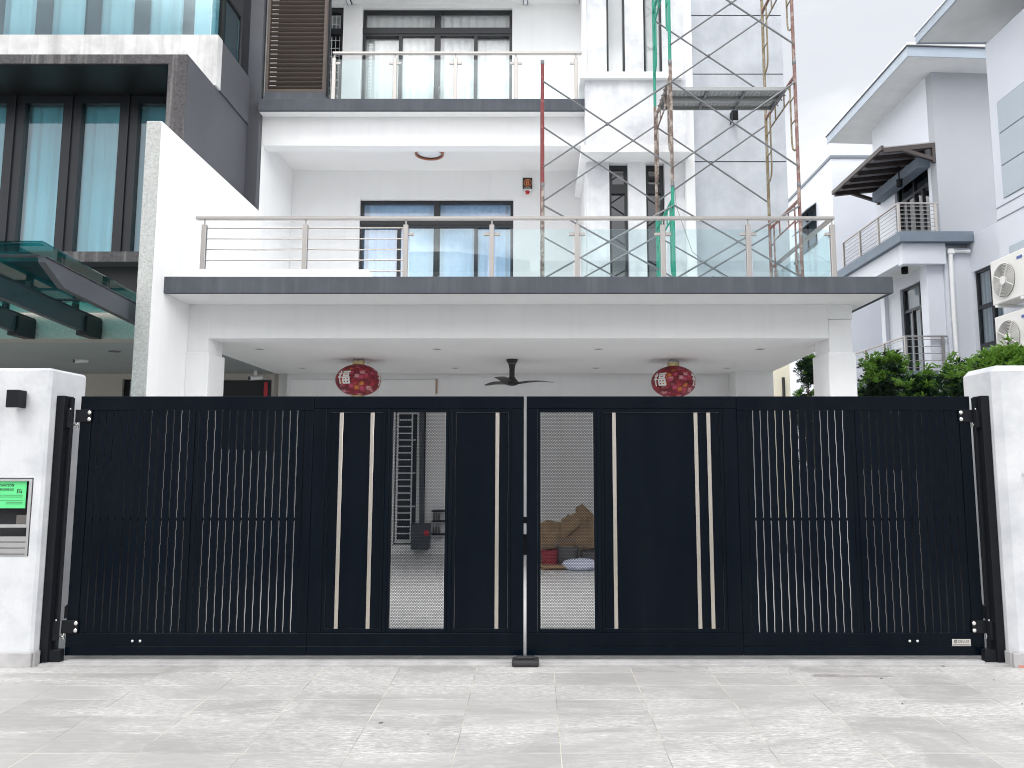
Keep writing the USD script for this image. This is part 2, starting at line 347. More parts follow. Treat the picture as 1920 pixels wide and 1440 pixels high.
def window(parent, name, x0, x1, z0, z1, y, cells, glassm, t=.06, depth=.08, curtain=None, seed=0, side=None, frame='frame_black', back=True, extra=None, label=None, bars=None):
    """one window: the frame (with its mullions) is the part; panes and curtain are its sub-parts. cells: (x0, x1, z0, z1, set back) glass openings"""
    w = lambda m: m if side is None else to_x(m, side)
    yy = y if side is None else 0.0
    full = box(x0, x1, yy - .005, yy + depth, z0, z1)
    holes = union([box(a, b, yy - .1, yy + depth + .1, c, d) for a, b, c, d, *_ in cells])
    fr = full - holes
    if extra: fr = union([fr] + [box(a, b, yy + s0, yy + s1, c, d) for a, b, c, d, s0, s1 in extra])
    p = part(parent, name, w(fr), frame, label=label)
    for c in cells:
        s = c[4] if len(c) > 4 else depth * .5
        g = [(c[0], yy + s, c[2]), (c[1], yy + s, c[2]), (c[1], yy + s, c[3]), (c[0], yy + s, c[3])]
        part(p, 'pane', w(trimesh.Trimesh(np.array(g), np.array([(0, 1, 2), (0, 2, 3)]), process=False)), glassm)
    if curtain:
        for k, c in enumerate(curtain if isinstance(curtain, list) else [(x0 + t, x1 - t)]):
            part(p, 'curtain', w(curtain_mesh(c[0], c[1], z0 + .02, z1 - .01, yy + depth + .06, seed=seed + k)), c[2] if len(c) > 2 else 'curtain', True)
    if bars: part(p, 'grille', w(bars), 'pvc_white')
    return p

# ------------------------------------------------------------------ levels and planes of the place (metres)
YG = 6.2                       # gate
YF, YC, YW = 8.88, 9.57, 13.4  # terrace edge, carport columns, house back wall
YH, YT = 11.83, 11.59          # upper front beam, upper slab edge
XP = -4.50                     # party wall, right face
ZC, Z1, Z2, ZR = 3.204, 3.844, 7.507, 10.95
RAMP = 0.031
def ramp(y): return RAMP * (y - YG) if y < YG else 0.0
def slope(m):
    t = tri(m).copy(); t.vertices[:, 2] += np.minimum(t.vertices[:, 1] - YG, 0) * RAMP; return t

# ------------------------------------------------------------------ ground
solo('ground', box(-400, 400, -300, 500, -1.6, -0.9), 'concrete', kind='structure')
solo('road', slope(box(-60, 60, -9, 0.5, -.25, -.06)), 'asphalt', kind='structure')
dw = thing('driveway', None, None, kind='structure')
part(dw, 'mortar_bed', slope(box(-7.5, 7.5, 0.5, YG - .16, -.12, -.0012)), 'grout')
x_lines = [0.150 + .597 * k for k in range(-11, 12)]
y_lines = [5.885 - .2945 * k for k in range(0, 13)]
g = .0029
for j in range(len(y_lines)):
    y1 = y_lines[j - 1] if j else 6.05
    y0 = y_lines[j]
    for i in range(len(x_lines) - 1):
        if y1 < 3.2: continue
        x0, x1 = x_lines[i], x_lines[i + 1]
        if x1 < -.80 * y1 - .6 or x0 > .74 * y1 + .6: continue
        dz = rng.uniform(-.0007, .0007)
        part(dw, 'tile', slope(cbox(x0 + g, x1 - g, y0 + g, y1 - g, -.02 + dz, 0 + dz, .0012)), 'tile_' + 'abc'[int(rng.integers(3))])
solo('gate_threshold', union([cbox(-3.9, 3.75, 6.055, 6.42, -.1, .006, .003), cbox(-3.72, 3.56, 6.10, 6.16, 0, .020, .002)]), 'step_stone', kind='structure')
solo('carport_floor', box(-4.55, 5.2, 6.42, YW + .3, -.12, 0.0), 'floor_inside', kind='structure')
solo('side_yard', box(5.2, 30, 5.5, 40, -.9, -.05), 'concrete', kind='structure')
solo('neighbour_yard', box(-30, -4.55, 6.45, 40, -.9, -.03), 'concrete', kind='structure')

# ------------------------------------------------------------------ gate pillars
def pillar(side):
    x_in = -3.93 if side < 0 else X(1868, 760, 6.03) + .0
    xo = -6.6 if side < 0 else 6.6
    zt = Z(690, 6.03) if side < 0 else Z(684, 6.03)
    t = thing('gate_pillar', ('rough white plastered gate pillar on the left holding the letterbox' if side < 0 else 'rough white plastered gate pillar on the right with a reddish stain on its base'), 'pillar', (x_in, 6.03, 0))
    c = .02 if side < 0 else .05
    m = cbox(x_in, xo, 6.03, 6.52, -.05, zt, c)
    if side < 0:
        m = m - box(X(-60, 970, 6.03), X(58, 970, 6.03), 5.9, 6.16, Z(1043, 6.03), Z(896, 6.03))
    else:
        m = m - box(X(1916, 900, 6.03), X(1990, 900, 6.03), 5.9, 6.05, Z(912, 6.03), Z(888, 6.03))
    t2 = tri(m.refine_to_length(.06))
    v = t2.vertices; n = meshkit.fbm(v * 3.0, 4, 3) - .5
    v[:, 1] += n * .008; v[:, 2] += n * .01 * (v[:, 2] > zt - .1)
    part(t, 'pillar_body', t2, 'pillar_render', 30)
    # skirting tiles
    z0, z1 = ramp(5.98) - .02, .105
    n = 4
    for k in range(n):
        a, b = x_in + (-1 if side < 0 else 1) * k * .6, x_in + (-1 if side < 0 else 1) * min((k + 1) * .6, 2.6)
        a += .012 if (k == 0 and side < 0) else (-.012 if k == 0 else 0)
        part(t, 'skirting_tile', cbox(a + .002 * (1 if a < b else -1), b, 6.006, 6.026, z0, z1, .003), 'step_stone')
    s = -1 if side < 0 else 1
    part(t, 'skirting_tile', cbox(x_in - s * .004, x_in - s * .022, 6.03, 6.105, z0, z1, .003), 'step_stone')
    if side > 0:
        for (dx, dz, w, h) in ((.02, .0, .30, .02), (.10, .0, .03, .075), (.16, .0, .05, .05), (.3, .0, .25, .015)):
            part(t, 'earth_stain', box(x_in + dx, x_in + dx + w, 6.0035, 6.0055, z0 + .022, z0 + .022 + h), 'earth_red')
    return t, x_in, zt
pl, XPL, ZPL = pillar(-1)
pr, XPR, ZPR = pillar(1)

# marks on the tiles: two damp mortar stains, chips of grit and leaf
def blot(cx, cy, rx_, ry_, seed, h=.0016):
    q = np.random.default_rng(seed); n = 40
    a = np.linspace(0, 2 * math.pi, n, endpoint=False); r = 1 + .35 * (meshkit.fbm(np.stack([np.cos(a) * 1.7 + seed, np.sin(a) * 1.7, a * 0], 1), 4, seed) - .5) * 2
    return slope(plan([(cx + rx_ * r[i] * math.cos(a[i]), cy + ry_ * r[i] * math.sin(a[i])) for i in range(n)], .0012, h + .0006))
part(dw, 'mortar_stain', blot(2.38, 5.80, .30, .022, 4), 'stain_brown')
part(dw, 'mortar_stain', blot(2.20, 5.83, .10, .03, 9), 'stain_brown')
part(dw, 'mortar_stain', blot(3.70, 5.42, .26, .10, 6), 'stain_pink')
for k in range(10):
    x_, y_ = (rng.uniform(-3.2, 3.6), rng.uniform(3.9, 6.0)) if k < 5 else (rng.uniform(1.9, 3.7), rng.uniform(5.0, 6.05))
    a_ = rng.uniform(0, 3.14); l_, w_ = rng.uniform(.005, .016), rng.uniform(.002, .005)
    c_, s_ = math.cos(a_), math.sin(a_)
    part(dw, 'grit_chip', slope(plan([(x_ + l_ * c_, y_ + l_ * s_), (x_ - w_ * s_, y_ + w_ * c_), (x_ - l_ * c_, y_ - l_ * s_), (x_ + w_ * s_, y_ - w_ * c_)], .001, .005)), 'rubber')

# letterbox
y = 6.03
lx0, lx1, lz0, lz1 = X(-56, 970, y), X(57, 970, y), Z(1043, y), Z(897, y)
lb = thing('letterbox', 'silver letterbox with a green notice behind its window, set in the left gate pillar', 'letterbox', ((lx0 + lx1) / 2, y, lz0))
zm = Z(984, y)
fr = box(lx0 + .003, lx1 - .003, y - .004, y + .02, lz0 + .003, lz1 - .003) - box(lx0 + .028, lx1 - .028, y - .1, y + .1, zm + .004, lz1 - .022) - box(lx0 + .022, lx1 - .022, y - .1, y + .1, lz0 + .014, zm - .022)
part(lb, 'frame', fr, 'mailbox_steel')
part(lb, 'back_panel', box(lx0 + .01, lx1 - .01, y + .09, y + .11, lz0 + .01, lz1 - .01), 'dark_room')
for k in range(3):
    zz = lz0 + .02 + k * .047
    part(lb, 'slat', prism([(lx0 + .022, zz), (lx1 - .022, zz), (lx1 - .022, zz + .040), (lx0 + .022, zz + .040)], y + .002, y + .010), 'mailbox_steel')
nx1 = X(47, 925, y); nx0 = lx0 + .032; nz0, nz1 = Z(953, y), Z(901, y)
nt = part(lb, 'notice', box(nx0, nx1, y + .012, y + .0135, nz0, nz1), 'notice_green', label='green renovation notice sheet')
def text_on(parent, name, txt, h, x, y, z, m, right=False, bold=False, sx=1.0):
    t = meshkit.text_mesh(txt, h, .0008, bold)
    v = t.vertices.copy(); v[:, 0] *= sx
    w = v[:, 0].max()
    if right: v[:, 0] -= w
    t.vertices = np.stack([x + v[:, 0], y - v[:, 2], z + v[:, 1]], 1)
    return part(parent, name, t, m)
tx = X(24, 915, y)
text_on(nt, 'lettering', 'RENOVATION', .0185, tx, y + .0115, Z(912, y), 'ink', True, True)
text_on(nt, 'lettering', 'IN PROGRESS', .0175, tx, y + .0115, Z(920, y), 'ink', True, True)
for k, zz in enumerate((928.5, 932, 939, 942, 945)):
    xa = nx0 + .02 if k < 3 else X(10, 930, y)
    part(nt, 'ruled_line', box(xa, X(41, 930, y), y + .0105, y + .0115, Z(zz, y) - .001, Z(zz, y) + .0016), 'ink')
# small house emblem on the notice
ex, ez = X(30, 922, y), Z(925, y)
emb = union([box(ex, ex + .006, y + .0105, y + .0115, ez, ez + .030), box(ex + .034, ex + .040, y + .0105, y + .0115, ez, ez + .022), box(ex, ex + .012, y + .0105, y + .0115, ez + .026, ez + .032), box(ex + .014, ex + .019, y + .0105, y + .0115, ez + .002, ez + .026), box(ex + .023, ex + .028, y + .0105, y + .0115, ez + .002, ez + .018), box(ex + .014, ex + .034, y + .0105, y + .0115, ez + .026, ez + .031)])
part(nt, 'emblem', emb, 'ink')

part(lb, 'mail', box(X(26, 970, y), X(45, 970, y), y + .03, y + .034, zm + .002, zm + .075), 'ac_dark')

def wall_lamp(name, label, x0, x1, z0, z1, y0, y1, side=None):
    c = ((x0 + x1) / 2, y1, (z0 + z1) / 2)
    t = thing(name, label, 'wall lamp', c)
    part(t, 'housing', cbox(x0, x1, y0, y1 - .008, z0, z1, .004), 'black_metal')
    part(t, 'back_plate', cbox(x0 + .01, x1 - .01, y1 - .008, y1 + .004, z0 + .012, z1 - .012, .002), 'black_metal')
    part(t, 'diffuser', box(x0 + .012, x1 - .012, y0 + .012, y1 - .02, z0 - .002, z0 + .002), 'lamp_white')
    return t
wall_lamp('wall_lamp', 'black box wall lamp on the white left gate pillar above the letterbox', X(9, 748, 5.9), X(24, 748, 5.9) + .03, Z(764, 5.93), Z(731, 5.93), 5.91, 6.026)

# ------------------------------------------------------------------ gate
GZ0, GZ1 = .040, Z(743, YG)
zt, zb = Z(769.5, YG), Z(1187, YG)     # inner edges of the top and bottom rails
zm = Z(974, YG)
gx = lambda u, v=985: X(u, v, YG)
GXL, GXR, GC = gx(136.5), gx(1827.5), gx(984.5)
SL = gx(581.5); SR = 2 * GC - SL
TH = .05
y0, y1 = YG, YG + TH
def bar(x0, x1, z0, z1, a=None, b=None, c=.003): return cbox(x0, x1, y0 if a is None else a, y1 if b is None else b, z0, z1, c)
def slat_leaf(mir, label):
    """the outer leaf: two bays of upright slats in a box-section frame"""
    f = (lambda x: x) if mir == 1 else (lambda x: 2 * GC - x)
    xs = [GXL, gx(157.5), gx(357), gx(364.5), gx(564.5), SL - .0015]
    t = thing('gate_leaf', label, 'gate', (f((GXL + SL) / 2), YG, 0))
    B = lambda a, b, c, d, *r, **k: bar(min(f(a), f(b)), max(f(a), f(b)), c, d, *r, **k)
    part(t, 'top_rail', B(xs[0], xs[5], zt, GZ1), 'gate_paint')
    part(t, 'bottom_rail', B(xs[0], xs[5], Z(1212, YG) + .0015, zb), 'gate_paint')
    part(t, 'kick_rail', B(xs[0], xs[5], GZ0, Z(1212, YG) - .0015), 'gate_paint')
    part(t, 'stile', B(xs[0], xs[1], zb + .0005, zt - .0005), 'gate_paint')
    part(t, 'stile', B(xs[4], xs[5], zb + .0005, zt - .0005), 'gate_paint')
    part(t, 'stile', B(xs[2], xs[3], zb + .0005, zt - .0005, y0 + .004, y1), 'gate_paint')
    part(t, 'middle_rail', B(xs[1], xs[4], zm - .012, zm + .012, y0 + .0285, y1 - .004), 'gate_paint')
    for a, b in ((xs[1], xs[2]), (xs[3], xs[4])):
        n = 14; p = (b - a) / n; gap = .0102
        for k in range(n):
            jit = rng.uniform(-.0003, .0003)
            part(t, 'slat', B(a + k * p + gap / 2 + jit, a + (k + 1) * p - gap / 2 + jit, zb + .0008, zt - .0008, y0 + .006 + rng.uniform(0, .001), y0 + .0275, .0005), 'gate_paint')
    # hinges
    for zc, sg in ((Z(780, YG), 1), (Z(1175, YG), -1)):
        hz0, hz1 = zc - .052, zc + .052
        h = part(t, 'hinge_plate', B(GXL - .034, GXL + .10, hz0, hz1, y0 - .012, y0 - .0008), 'black_metal')
        for dz in (-.028, .028):
            part(h, 'bolt', dome_bolt(f(GXL + .083), y0 - .013, zc + dz, .0165), 'bolt_zinc', True)
        part(h, 'hinge_pin', rod((f(GXL - .022), y0 + .012, hz0 - .045), (f(GXL - .022), y0 + .012, hz0 + .01), .011), 'bolt_zinc', True)
        part(h, 'pin_bracket', rod((f(GXL - .078), y0 + .002, hz0 - .016), (f(GXL - .014), y0 - .004, hz0 - .024), .008), 'bolt_zinc', True)
    if True:
        part(t, 'hinge_gusset', Manifold.hull_points(np.array([(f(GXL - a), yy, zz) for yy in (y0 + .006, y0 + .018) for a, zz in ((0, Z(1132, YG)), (.026, Z(1138, YG)), (.026, Z(1160, YG)), (0, Z(1160, YG)))])), 'black_metal')
    for u in (248, 262.5):
        part(t, 'bolt', dome_bolt(f(gx(u, 1202)), y0 - .0005, Z(1202, YG), .0105), 'bolt_zinc', True)
    return t
g1 = slat_leaf(1, 'leftmost black gate leaf of upright slats, hinged to the left post')
def panel_leaf(x0, x1, label, panels, perf, strips, sill):
    t = thing('gate_leaf', label, 'gate', ((x0 + x1) / 2, YG, 0))
    z1i, z0i = Z(773, YG), Z(1180, YG)
    zo1, zo0 = Z(766, YG), Z(1187, YG)
    part(t, 'top_rail', bar(x0, x1, zo1, GZ1), 'gate_paint')
    part(t, 'bottom_rail', bar(x0, x1, Z(1212, YG) + .0015, zo0), 'gate_paint')
    part(t, 'kick_rail', bar(x0, x1, GZ0, Z(1212, YG) - .0015), 'gate_paint')
    op = sorted(panels + [perf])
    edges = [x0] + [e for a, b in op for e in (a - .026, b + .026)] + [x1]
    for k in range(0, len(edges), 2):
        if edges[k + 1] - edges[k] > .012:
            part(t, 'stile', bar(edges[k], edges[k + 1], zo0 + .0005, zo1 - .0005, y0, y1), 'gate_paint')
    for a, b in op:       # raised bead round each opening
        bead = cbox(a - .0255, b + .0255, y0 + .004, y0 + .04, zo0 + .001, zo1 - .001, .003) - box(a, b, y0 - .1, y0 + .2, z0i, z1i)
        part(t, 'bead', bead, 'gate_paint')
    for a, b in panels:
        part(t, 'panel', cbox(a + .001, b - .001, y0 + .016, y0 + .024, z0i + .001, z1i - .001, .002), 'gate_paint')
    for x in strips:
        part(t, 'metal_strip', cbox(x - .0155, x + .0155, y0 + .006, y0 + .0155, z0i + .001, z1i - .001, .002), 'champagne_strip')
    part(t, 'perforated_sheet', perforated(perf[0], perf[1], z0i, z1i, y0 + .016), 'gate_paint')
    return t
def perforated(x0, x1, z0, z1, y, pitch=.0131, r=.0056, th=.0016):
    """sheet with staggered round holes (six-sided cells, each a hole)"""
    dx, dz = pitch, pitch * .866
    nx, nz = int((x1 - x0) / dx), int((z1 - z0) / dz)
    ang = np.radians(30 + 60 * np.arange(6)); R = pitch / math.sqrt(3)
    cell = np.stack([R * np.cos(ang), R * np.sin(ang)], 1); hole = np.stack([r * np.cos(ang), r * np.sin(ang)], 1)
    tv = np.vstack([np.c_[cell[:, 0], np.zeros(6), cell[:, 1]], np.c_[hole[:, 0], np.zeros(6), hole[:, 1]], np.c_[hole[:, 0], np.full(6, th), hole[:, 1]]])
    tf = []
    for k in range(6):
        n = (k + 1) % 6
        tf += [(k, n, 6 + n), (k, 6 + n, 6 + k), (6 + k, 6 + n, 12 + n), (6 + k, 12 + n, 12 + k)]
    tf = np.array(tf)
    sx = (x1 - x0) / (nx + .5)
    c = []
    for j in range(nz):
        for i in range(nx):
            c.append((x0 + (i + .5 + .5 * (j % 2)) * sx, y, z0 + (j + .5) * (z1 - z0) / nz))
    c = np.array(c)
    tv[:, 0] *= sx / dx; tv[:, 2] *= (z1 - z0) / nz / dz
    v = (c[:, None] + tv[None]).reshape(-1, 3)
    f = (tf[None] + 18 * np.arange(len(c))[:, None, None]).reshape(-1, 3)
    return trimesh.Trimesh(v, f, process=False)
V = 800
panel_leaf(SL + .0015, gx(983) - .005, 'solid black gate leaf left of the centre gap, two panels and a perforated strip', [(gx(618, V), gx(718, V)), (gx(855, V), gx(953, V))], (gx(736.5, V), gx(836, V)), [gx(639.5, V), gx(697.5, V), gx(932.5, V)], 0)
panel_leaf(gx(986) + .005, SR - .0015, 'solid black gate leaf right of the centre gap with one wide panel and three strips', [(gx(1131.5, V), gx(1350, V))], (gx(1013.5, V), gx(1112.5, V)), [gx(1151.5, V), gx(1305, V), gx(1329, V)], 0)
g4 = slat_leaf(-1, 'rightmost black gate leaf of upright slats carrying a small silver name plate')
npz0, npz1, npx0, npx1 = Z(1212, YG) + .003, Z(1198, YG), gx(1785, 1205), gx(1820, 1205)
npl = part(g4, 'name_plate', cbox(npx0, npx1, y0 - .004, y0 - .0006, npz0, npz1, .001), 'plate_silver', label='small silver name plate reading DELUX')
text_on(npl, 'lettering', 'DELUX', .021, npx0 + .047, y0 - .0044, npz0 + .027, 'ink', sx=.95)
ring = trimesh.creation.annulus(.009, .0135, .0008); ring.vertices = np.stack([npx0 + .027 + ring.vertices[:, 0], y0 - .0046 - ring.vertices[:, 2], npz0 + .036 + ring.vertices[:, 1]], 1)
part(npl, 'emblem', [ring] + [tri(box(npx0 + .023, npx0 + .031, y0 - .0052, y0 - .0044, npz0 + .031 + k * .005, npz0 + .0335 + k * .005)) for k in range(3)], 'ink')
part(npl, 'ruled_line', box(npx0 + .006, npx1 - .006, y0 - .0052, y0 - .0044, npz0 + .007, npz0 + .013), 'ink')
# centre latch block behind the gap, stop block on the ground
st = thing('gate_stop', 'black rubber gate stop block on the tiles below the centre gap', 'gate stop', (GC, 6.08, 0))
sx0, sx1 = gx(961, 1233), gx(1010, 1233)
part(st, 'block', slope(cbox(sx0, sx1, 6.02, 6.16, 0.0, .045, .008)), 'rubber')
part(st, 'ridge', cbox(sx0 + .03, sx1 - .03, 6.07, 6.12, .044, .062, .006), 'rubber')
part(st, 'ridge', cbox(sx0 + .012, sx1 - .012, 6.014, 6.021, .012, .030, .002), 'rubber')
lt = thing('gate_latch', 'black latch bar behind the gate leaves at the centre gap', 'latch', (GC, YG + .06, Z(990, YG)))
part(lt, 'latch_case', cbox(GC - .05, GC + .05, y1 + .001, y1 + .03, Z(1042, YG), Z(1003, YG), .003), 'black_metal')
part(lt, 'latch_bar', cbox(GC - .07, GC + .07, y1 + .001, y1 + .02, Z(982, YG), Z(970, YG), .003), 'black_metal')
for side in (-1, 1):
    f = (lambda x: x) if side < 0 else (lambda x: 2 * GC - x)
    px0 = XPL if side < 0 else 2 * GC - XPR
    t = thing('gate_post', 'black steel gate post fixed to the ' + ('left' if side < 0 else 'right') + ' pillar', 'gate post', (f(px0 + .04), YG, 0))
    zt_ = Z(742.5, 6.15)
    bb = lambda a, b, c, d, e, g_, k=.003: cbox(min(f(a), f(b)), max(f(a), f(b)), c, d, e, g_, k)
    part(t, 'column', bb(px0 + .003, px0 + .068, 6.115, 6.24, -.01, zt_), 'black_metal')
    part(t, 'flange', bb(px0 + .0685, px0 + .098, 6.17, 6.21, .01, zt_ - .012), 'black_metal')
    for zc in (Z(780, YG), Z(1175, YG)):
        part(t, 'lug', bb(px0 + .0685, px0 + .098, 6.145, 6.169, zc - .10, zc + .05), 'black_metal')
        part(t, 'bolt', dome_bolt(f(px0 + .09), 6.163, zc + .055, .008), 'bolt_zinc', True)
    part(t, 'foot_bracket', bb(px0 + .0685, px0 + .16, 6.13, 6.189, -.005, .10), 'black_metal')

# ------------------------------------------------------------------ the white house
house = thing('main_house', 'white three storey house behind the black gate with grey slab edges and glass balconies', 'house', (0, YC, 0))
XR = X(1597, 580, YC)
zs = Z(549, YF)
XS = X(1675, 535, YF)
# carport: columns, beam, ceiling, terrace slab
xc0, xc1 = X(1557, 690, YC), X(1600, 690, YC)
for a, b, yb in ((XP, X(388, 690, YC), YC + .45), (xc0, xc1, YC + .5)):
    col = part(house, 'column', cbox(a, b, YC, yb, -.1, ZC + .25, .008), 'white_paint')
    part(col, 'column_casing', cbox(a - .028 if a > 0 else a, b + .028, YC - .028, yb + .028, -.1, Z(661, YC), .008), 'white_paint')
part(house, 'beam', union([box(XP, xc0 - .004, YC + .002, YC + .26, ZC, zs + .002), box(xc0 - .004, XR, YC - .001, YC + .26, ZC + .255, zs + .002), ]), 'white_paint')
part(house, 'beam', box(xc0 + .03, XR - .03, YC + .5, YC + .9, ZC + .002, zs), 'white_paint')
cx1 = X(1438, 700, YW)
part(house, 'carport_ceiling', plan([(XP, YC + .26), (xc1 - .05, YC + .26), (cx1 + .02, YW), (XP, YW)], ZC + .012, ZC + .10), 'ceiling_paint')
part(house, 'slab', box(XP, XS - .045, YF + .045, YC + 6, zs + .003, Z1 - .004), 'white_paint')
part(house, 'slab_edge', union([cbox(XP, XS, YF, YF + .05, zs - .004, Z1, .004), cbox(XS - .05, XS, YF, YH + 2, zs - .004, Z1, .004)]), 'grey_trim')
part(house, 'slab_edge', cbox(XP + .002, XS - .06, YF + .05, YF + .09, Z1 - .01, Z1 + .004, .002), 'concrete')
kx0, kx1 = XP, X(695, 512, YF + .12)
part(house, 'kerb', prism([(kx0, Z1 + .003), (kx1, Z1 + .003), (kx1, Z(511, YF + .1)), (kx1 - .04, Z(505, YF + .1)), (kx0, Z(504.5, YF + .1))], YF + .1, YF + .26), 'white_paint')
# back wall on the ground floor
YB = YW + .1
gb = box(XP, cx1, YB, YB + .2, -.1, ZC + .1)
dx0, dx1 = X(390, 780, YB), X(509, 780, YB)
gd = (X(739, 900, YB), X(797, 900, YB))
gb = gb - box(gd[0], gd[1], YB - .1, YB + .12, Z(1022, YB), Z(770, YB))
part(house, 'ground_floor_wall', gb, 'white_paint')
part(house, 'column', cbox(X(1379, 720, YW - .35), cx1, YW - .35, YB - .003, -.1, ZC + .08, .006), 'white_paint')
# white panel door with a timber edge high on the back wall
px0, px1 = X(545, 725, YB), X(817, 725, YB)
part(house, 'lintel_panel', cbox(px0, px1, YB - .02, YB - .002, Z(766, YB), Z(712, YB), .004), 'white_paint', label='white boxed panel over the entrance door')
part(house, 'door_frame', union([cbox(px1 + .003, px1 + .03, YB - .032, YB - .002, Z(738, YB), Z(711, YB), .002)]), 'timber')
# grilled entrance door
d0, d1, dz0, dz1 = gd[0], gd[1], Z(1022, YB), Z(770, YB)
de = part(house, 'entrance_door', box(d0, d1, YB + .09, YB + .118, dz0, dz1), 'dark_room', label='dark entrance door behind a white grille')
gr = [box(d0 + .025, d0 + .06, YB + .02, YB + .05, dz0 + .03, dz1 - .03), box(d1 - .16, d1 - .06, YB + .02, YB + .05, dz0 + .03, dz1 - .03), box(d0 + .025, d1 - .06, YB + .02, YB + .05, dz1 - .06, dz1 - .03), box(d0 + .025, d1 - .06, YB + .02, YB + .05, dz0 + .03, dz0 + .07)]
xm = d0 + (d1 - d0) * .53
gr.append(box(xm, xm + .022, YB + .02, YB + .05, dz0 + .03, dz1 - .03))
for k in range(19):
    zz = dz0 + .07 + k * (dz1 - dz0 - .13) / 19
    gr.append(box(d0 + .06, xm + (0.08 if k % 5 == 0 else 0), YB + .022, YB + .048, zz, zz + .022))
part(de, 'grille', union(gr), 'pvc_white')

# upper storeys: back wall with the two sliding doors
def opening(u0, u1, vt, zbot, Y): return X(u0, vt, Y), X(u1, vt, Y), zbot, Z(vt, Y)
o1 = opening(675, 962.5, 374, Z1 + .02, YW)
o2 = opening(680, 960.5, 15, Z2 + .02, YW)
og = (X(597, 100, YW), X(642, 100, YW), Z2 + .35, Z(12, YW))
xbay = X(1088, 350, YW)
up = box(XP - .2, xbay + .3, YW, YW + .22, Z1 - .1, 12.2)
for o in (o1, o2, og): up = up - box(o[0], o[1], YW - .1, YW + .3, o[2], o[3])
part(house, 'upper_wall', up, 'white_paint')
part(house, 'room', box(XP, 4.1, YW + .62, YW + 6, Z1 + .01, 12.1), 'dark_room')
for o in (o1, o2, og):
    part(house, 'reveal', box(o[0] - .1, o[1] + .1, YW + .22, YW + .6, o[2] - .03, o[3] + .03) - box(o[0] - .05, o[1] + .05, YW + .2, YW + .7, o[2], o[3]), 'white_paint')
part(house, 'side_wall', cbox(XP - .22, XP, YH, YW - .002, Z1 - .05, 12.2, .008), 'white_paint')
def sliding(o, vs, gl, cu, seed):
    """four-panel sliding door under two fixed lights. vs: image rows of the transom bar (top, bottom)"""
    x0, x1, z0, z1 = o
    f = .055
    zt1, zt0 = Z(vs[0], YW), Z(vs[1], YW)
    xm = (x0 + x1) / 2; w = (x1 - x0)
    cells = [(x0 + f, xm - f, zt1, z1 - f, .03), (xm + f, x1 - f, zt1, z1 - f, .03)]
    e = [x0 + f, x0 + w * .243, x0 + w * .265, xm - .055, xm + .055, x1 - w * .255, x1 - w * .233, x1 - f]
    for a, b, s in ((e[0], e[1], .075), (e[2], e[3], .035), (e[4], e[5], .035), (e[6], e[7], .075)):
        cells.append((a, b, z0 + .06, zt0 - .03, s))
    ex = [(x0, x1, zt0 + .012, zt1 - .012, -.02, 0), (xm - .008, xm + .008, z0, zt0, -.012, .0)]
    p = window(house, 'sliding_door', x0 + .004, x1 - .004, z0, z1 - .004, YW + .07, cells, gl, depth=.10, curtain=[(x0 + .03, x1 - .03, cu)], seed=seed, extra=ex)
    for s in (-1, 1):
        hx = xm + s * .05
        part(p, 'handle', tube([(hx, YW + .06, z0 + .95), (hx, YW + .015, z0 + .97), (hx, YW + .015, z0 + 1.15), (hx, YW + .06, z0 + 1.17)], .012), 'stainless', True)
    return p
sliding(o1, (410, 421), 'door_glass', 'blue_curtain', 3)
sliding(o2, (48, 61), 'pale_glass', 'curtain', 5)
x0, x1, z0, z1 = og
bars = [rod((x0 + .06 + .075 * k, YW + .13, z0), (x0 + .06 + .075 * k, YW + .13, z1), .008) for k in range(5)] + [rod((x0, YW + .13, z0 + .06 + k * .16), (x1, YW + .13, z0 + .06 + k * .16), .008) for k in range(17)]
window(house, 'window', x0 + .003, x1 - .003, z0, z1 - .003, YW + .05, [(x0 + .05, x1 - .06, z1 - .42, z1 - .1), (x0 + .05, x1 - .06, z0 + .06, z1 - .53)], 'pale_glass', bars=trimesh.util.concatenate(bars))

# second floor slab, beam and roof soffit
xb1 = X(1100, 195, YT)
part(house, 'slab', box(XP, xb1, YT + .045, YW, Z(207, YT) + .003, Z2 - .004), 'white_paint')
part(house, 'slab_edge', cbox(XP, xb1, YT, YT + .05, Z(207, YT) - .002, Z2, .004), 'grey_trim')
part(house, 'beam', cbox(XP, xb1, YH + .002, YH + .25, Z(273, YH), Z(207, YT) + .004, .006), 'white_paint')
part(house, 'balcony_ceiling', box(XP, xb1, YH + .25, YW, Z(273, YH) + .21, Z(273, YH) + .25), 'ceiling_paint')
part(house, 'roof_soffit', box(XP, xb1, YW - .7, YW, Z(7, YW), Z(7, YW) + .25), 'ceiling_paint')
part(house, 'roof', box(XP - .2, 4.3, YW - .8, YW + 6.2, 12.2, 12.45), 'grey_trim')
part(house, 'rear_wall', union([box(XP - .2, 4.18, YW + 6, YW + 6.2, -.1, 12.2), box(4.0, 4.18, YW + .3, YW + 6, -.1, 12.2), box(XP - .2, XP - .03, YW + .22, YW + 6, -.1, 12.2)]), 'white_paint')

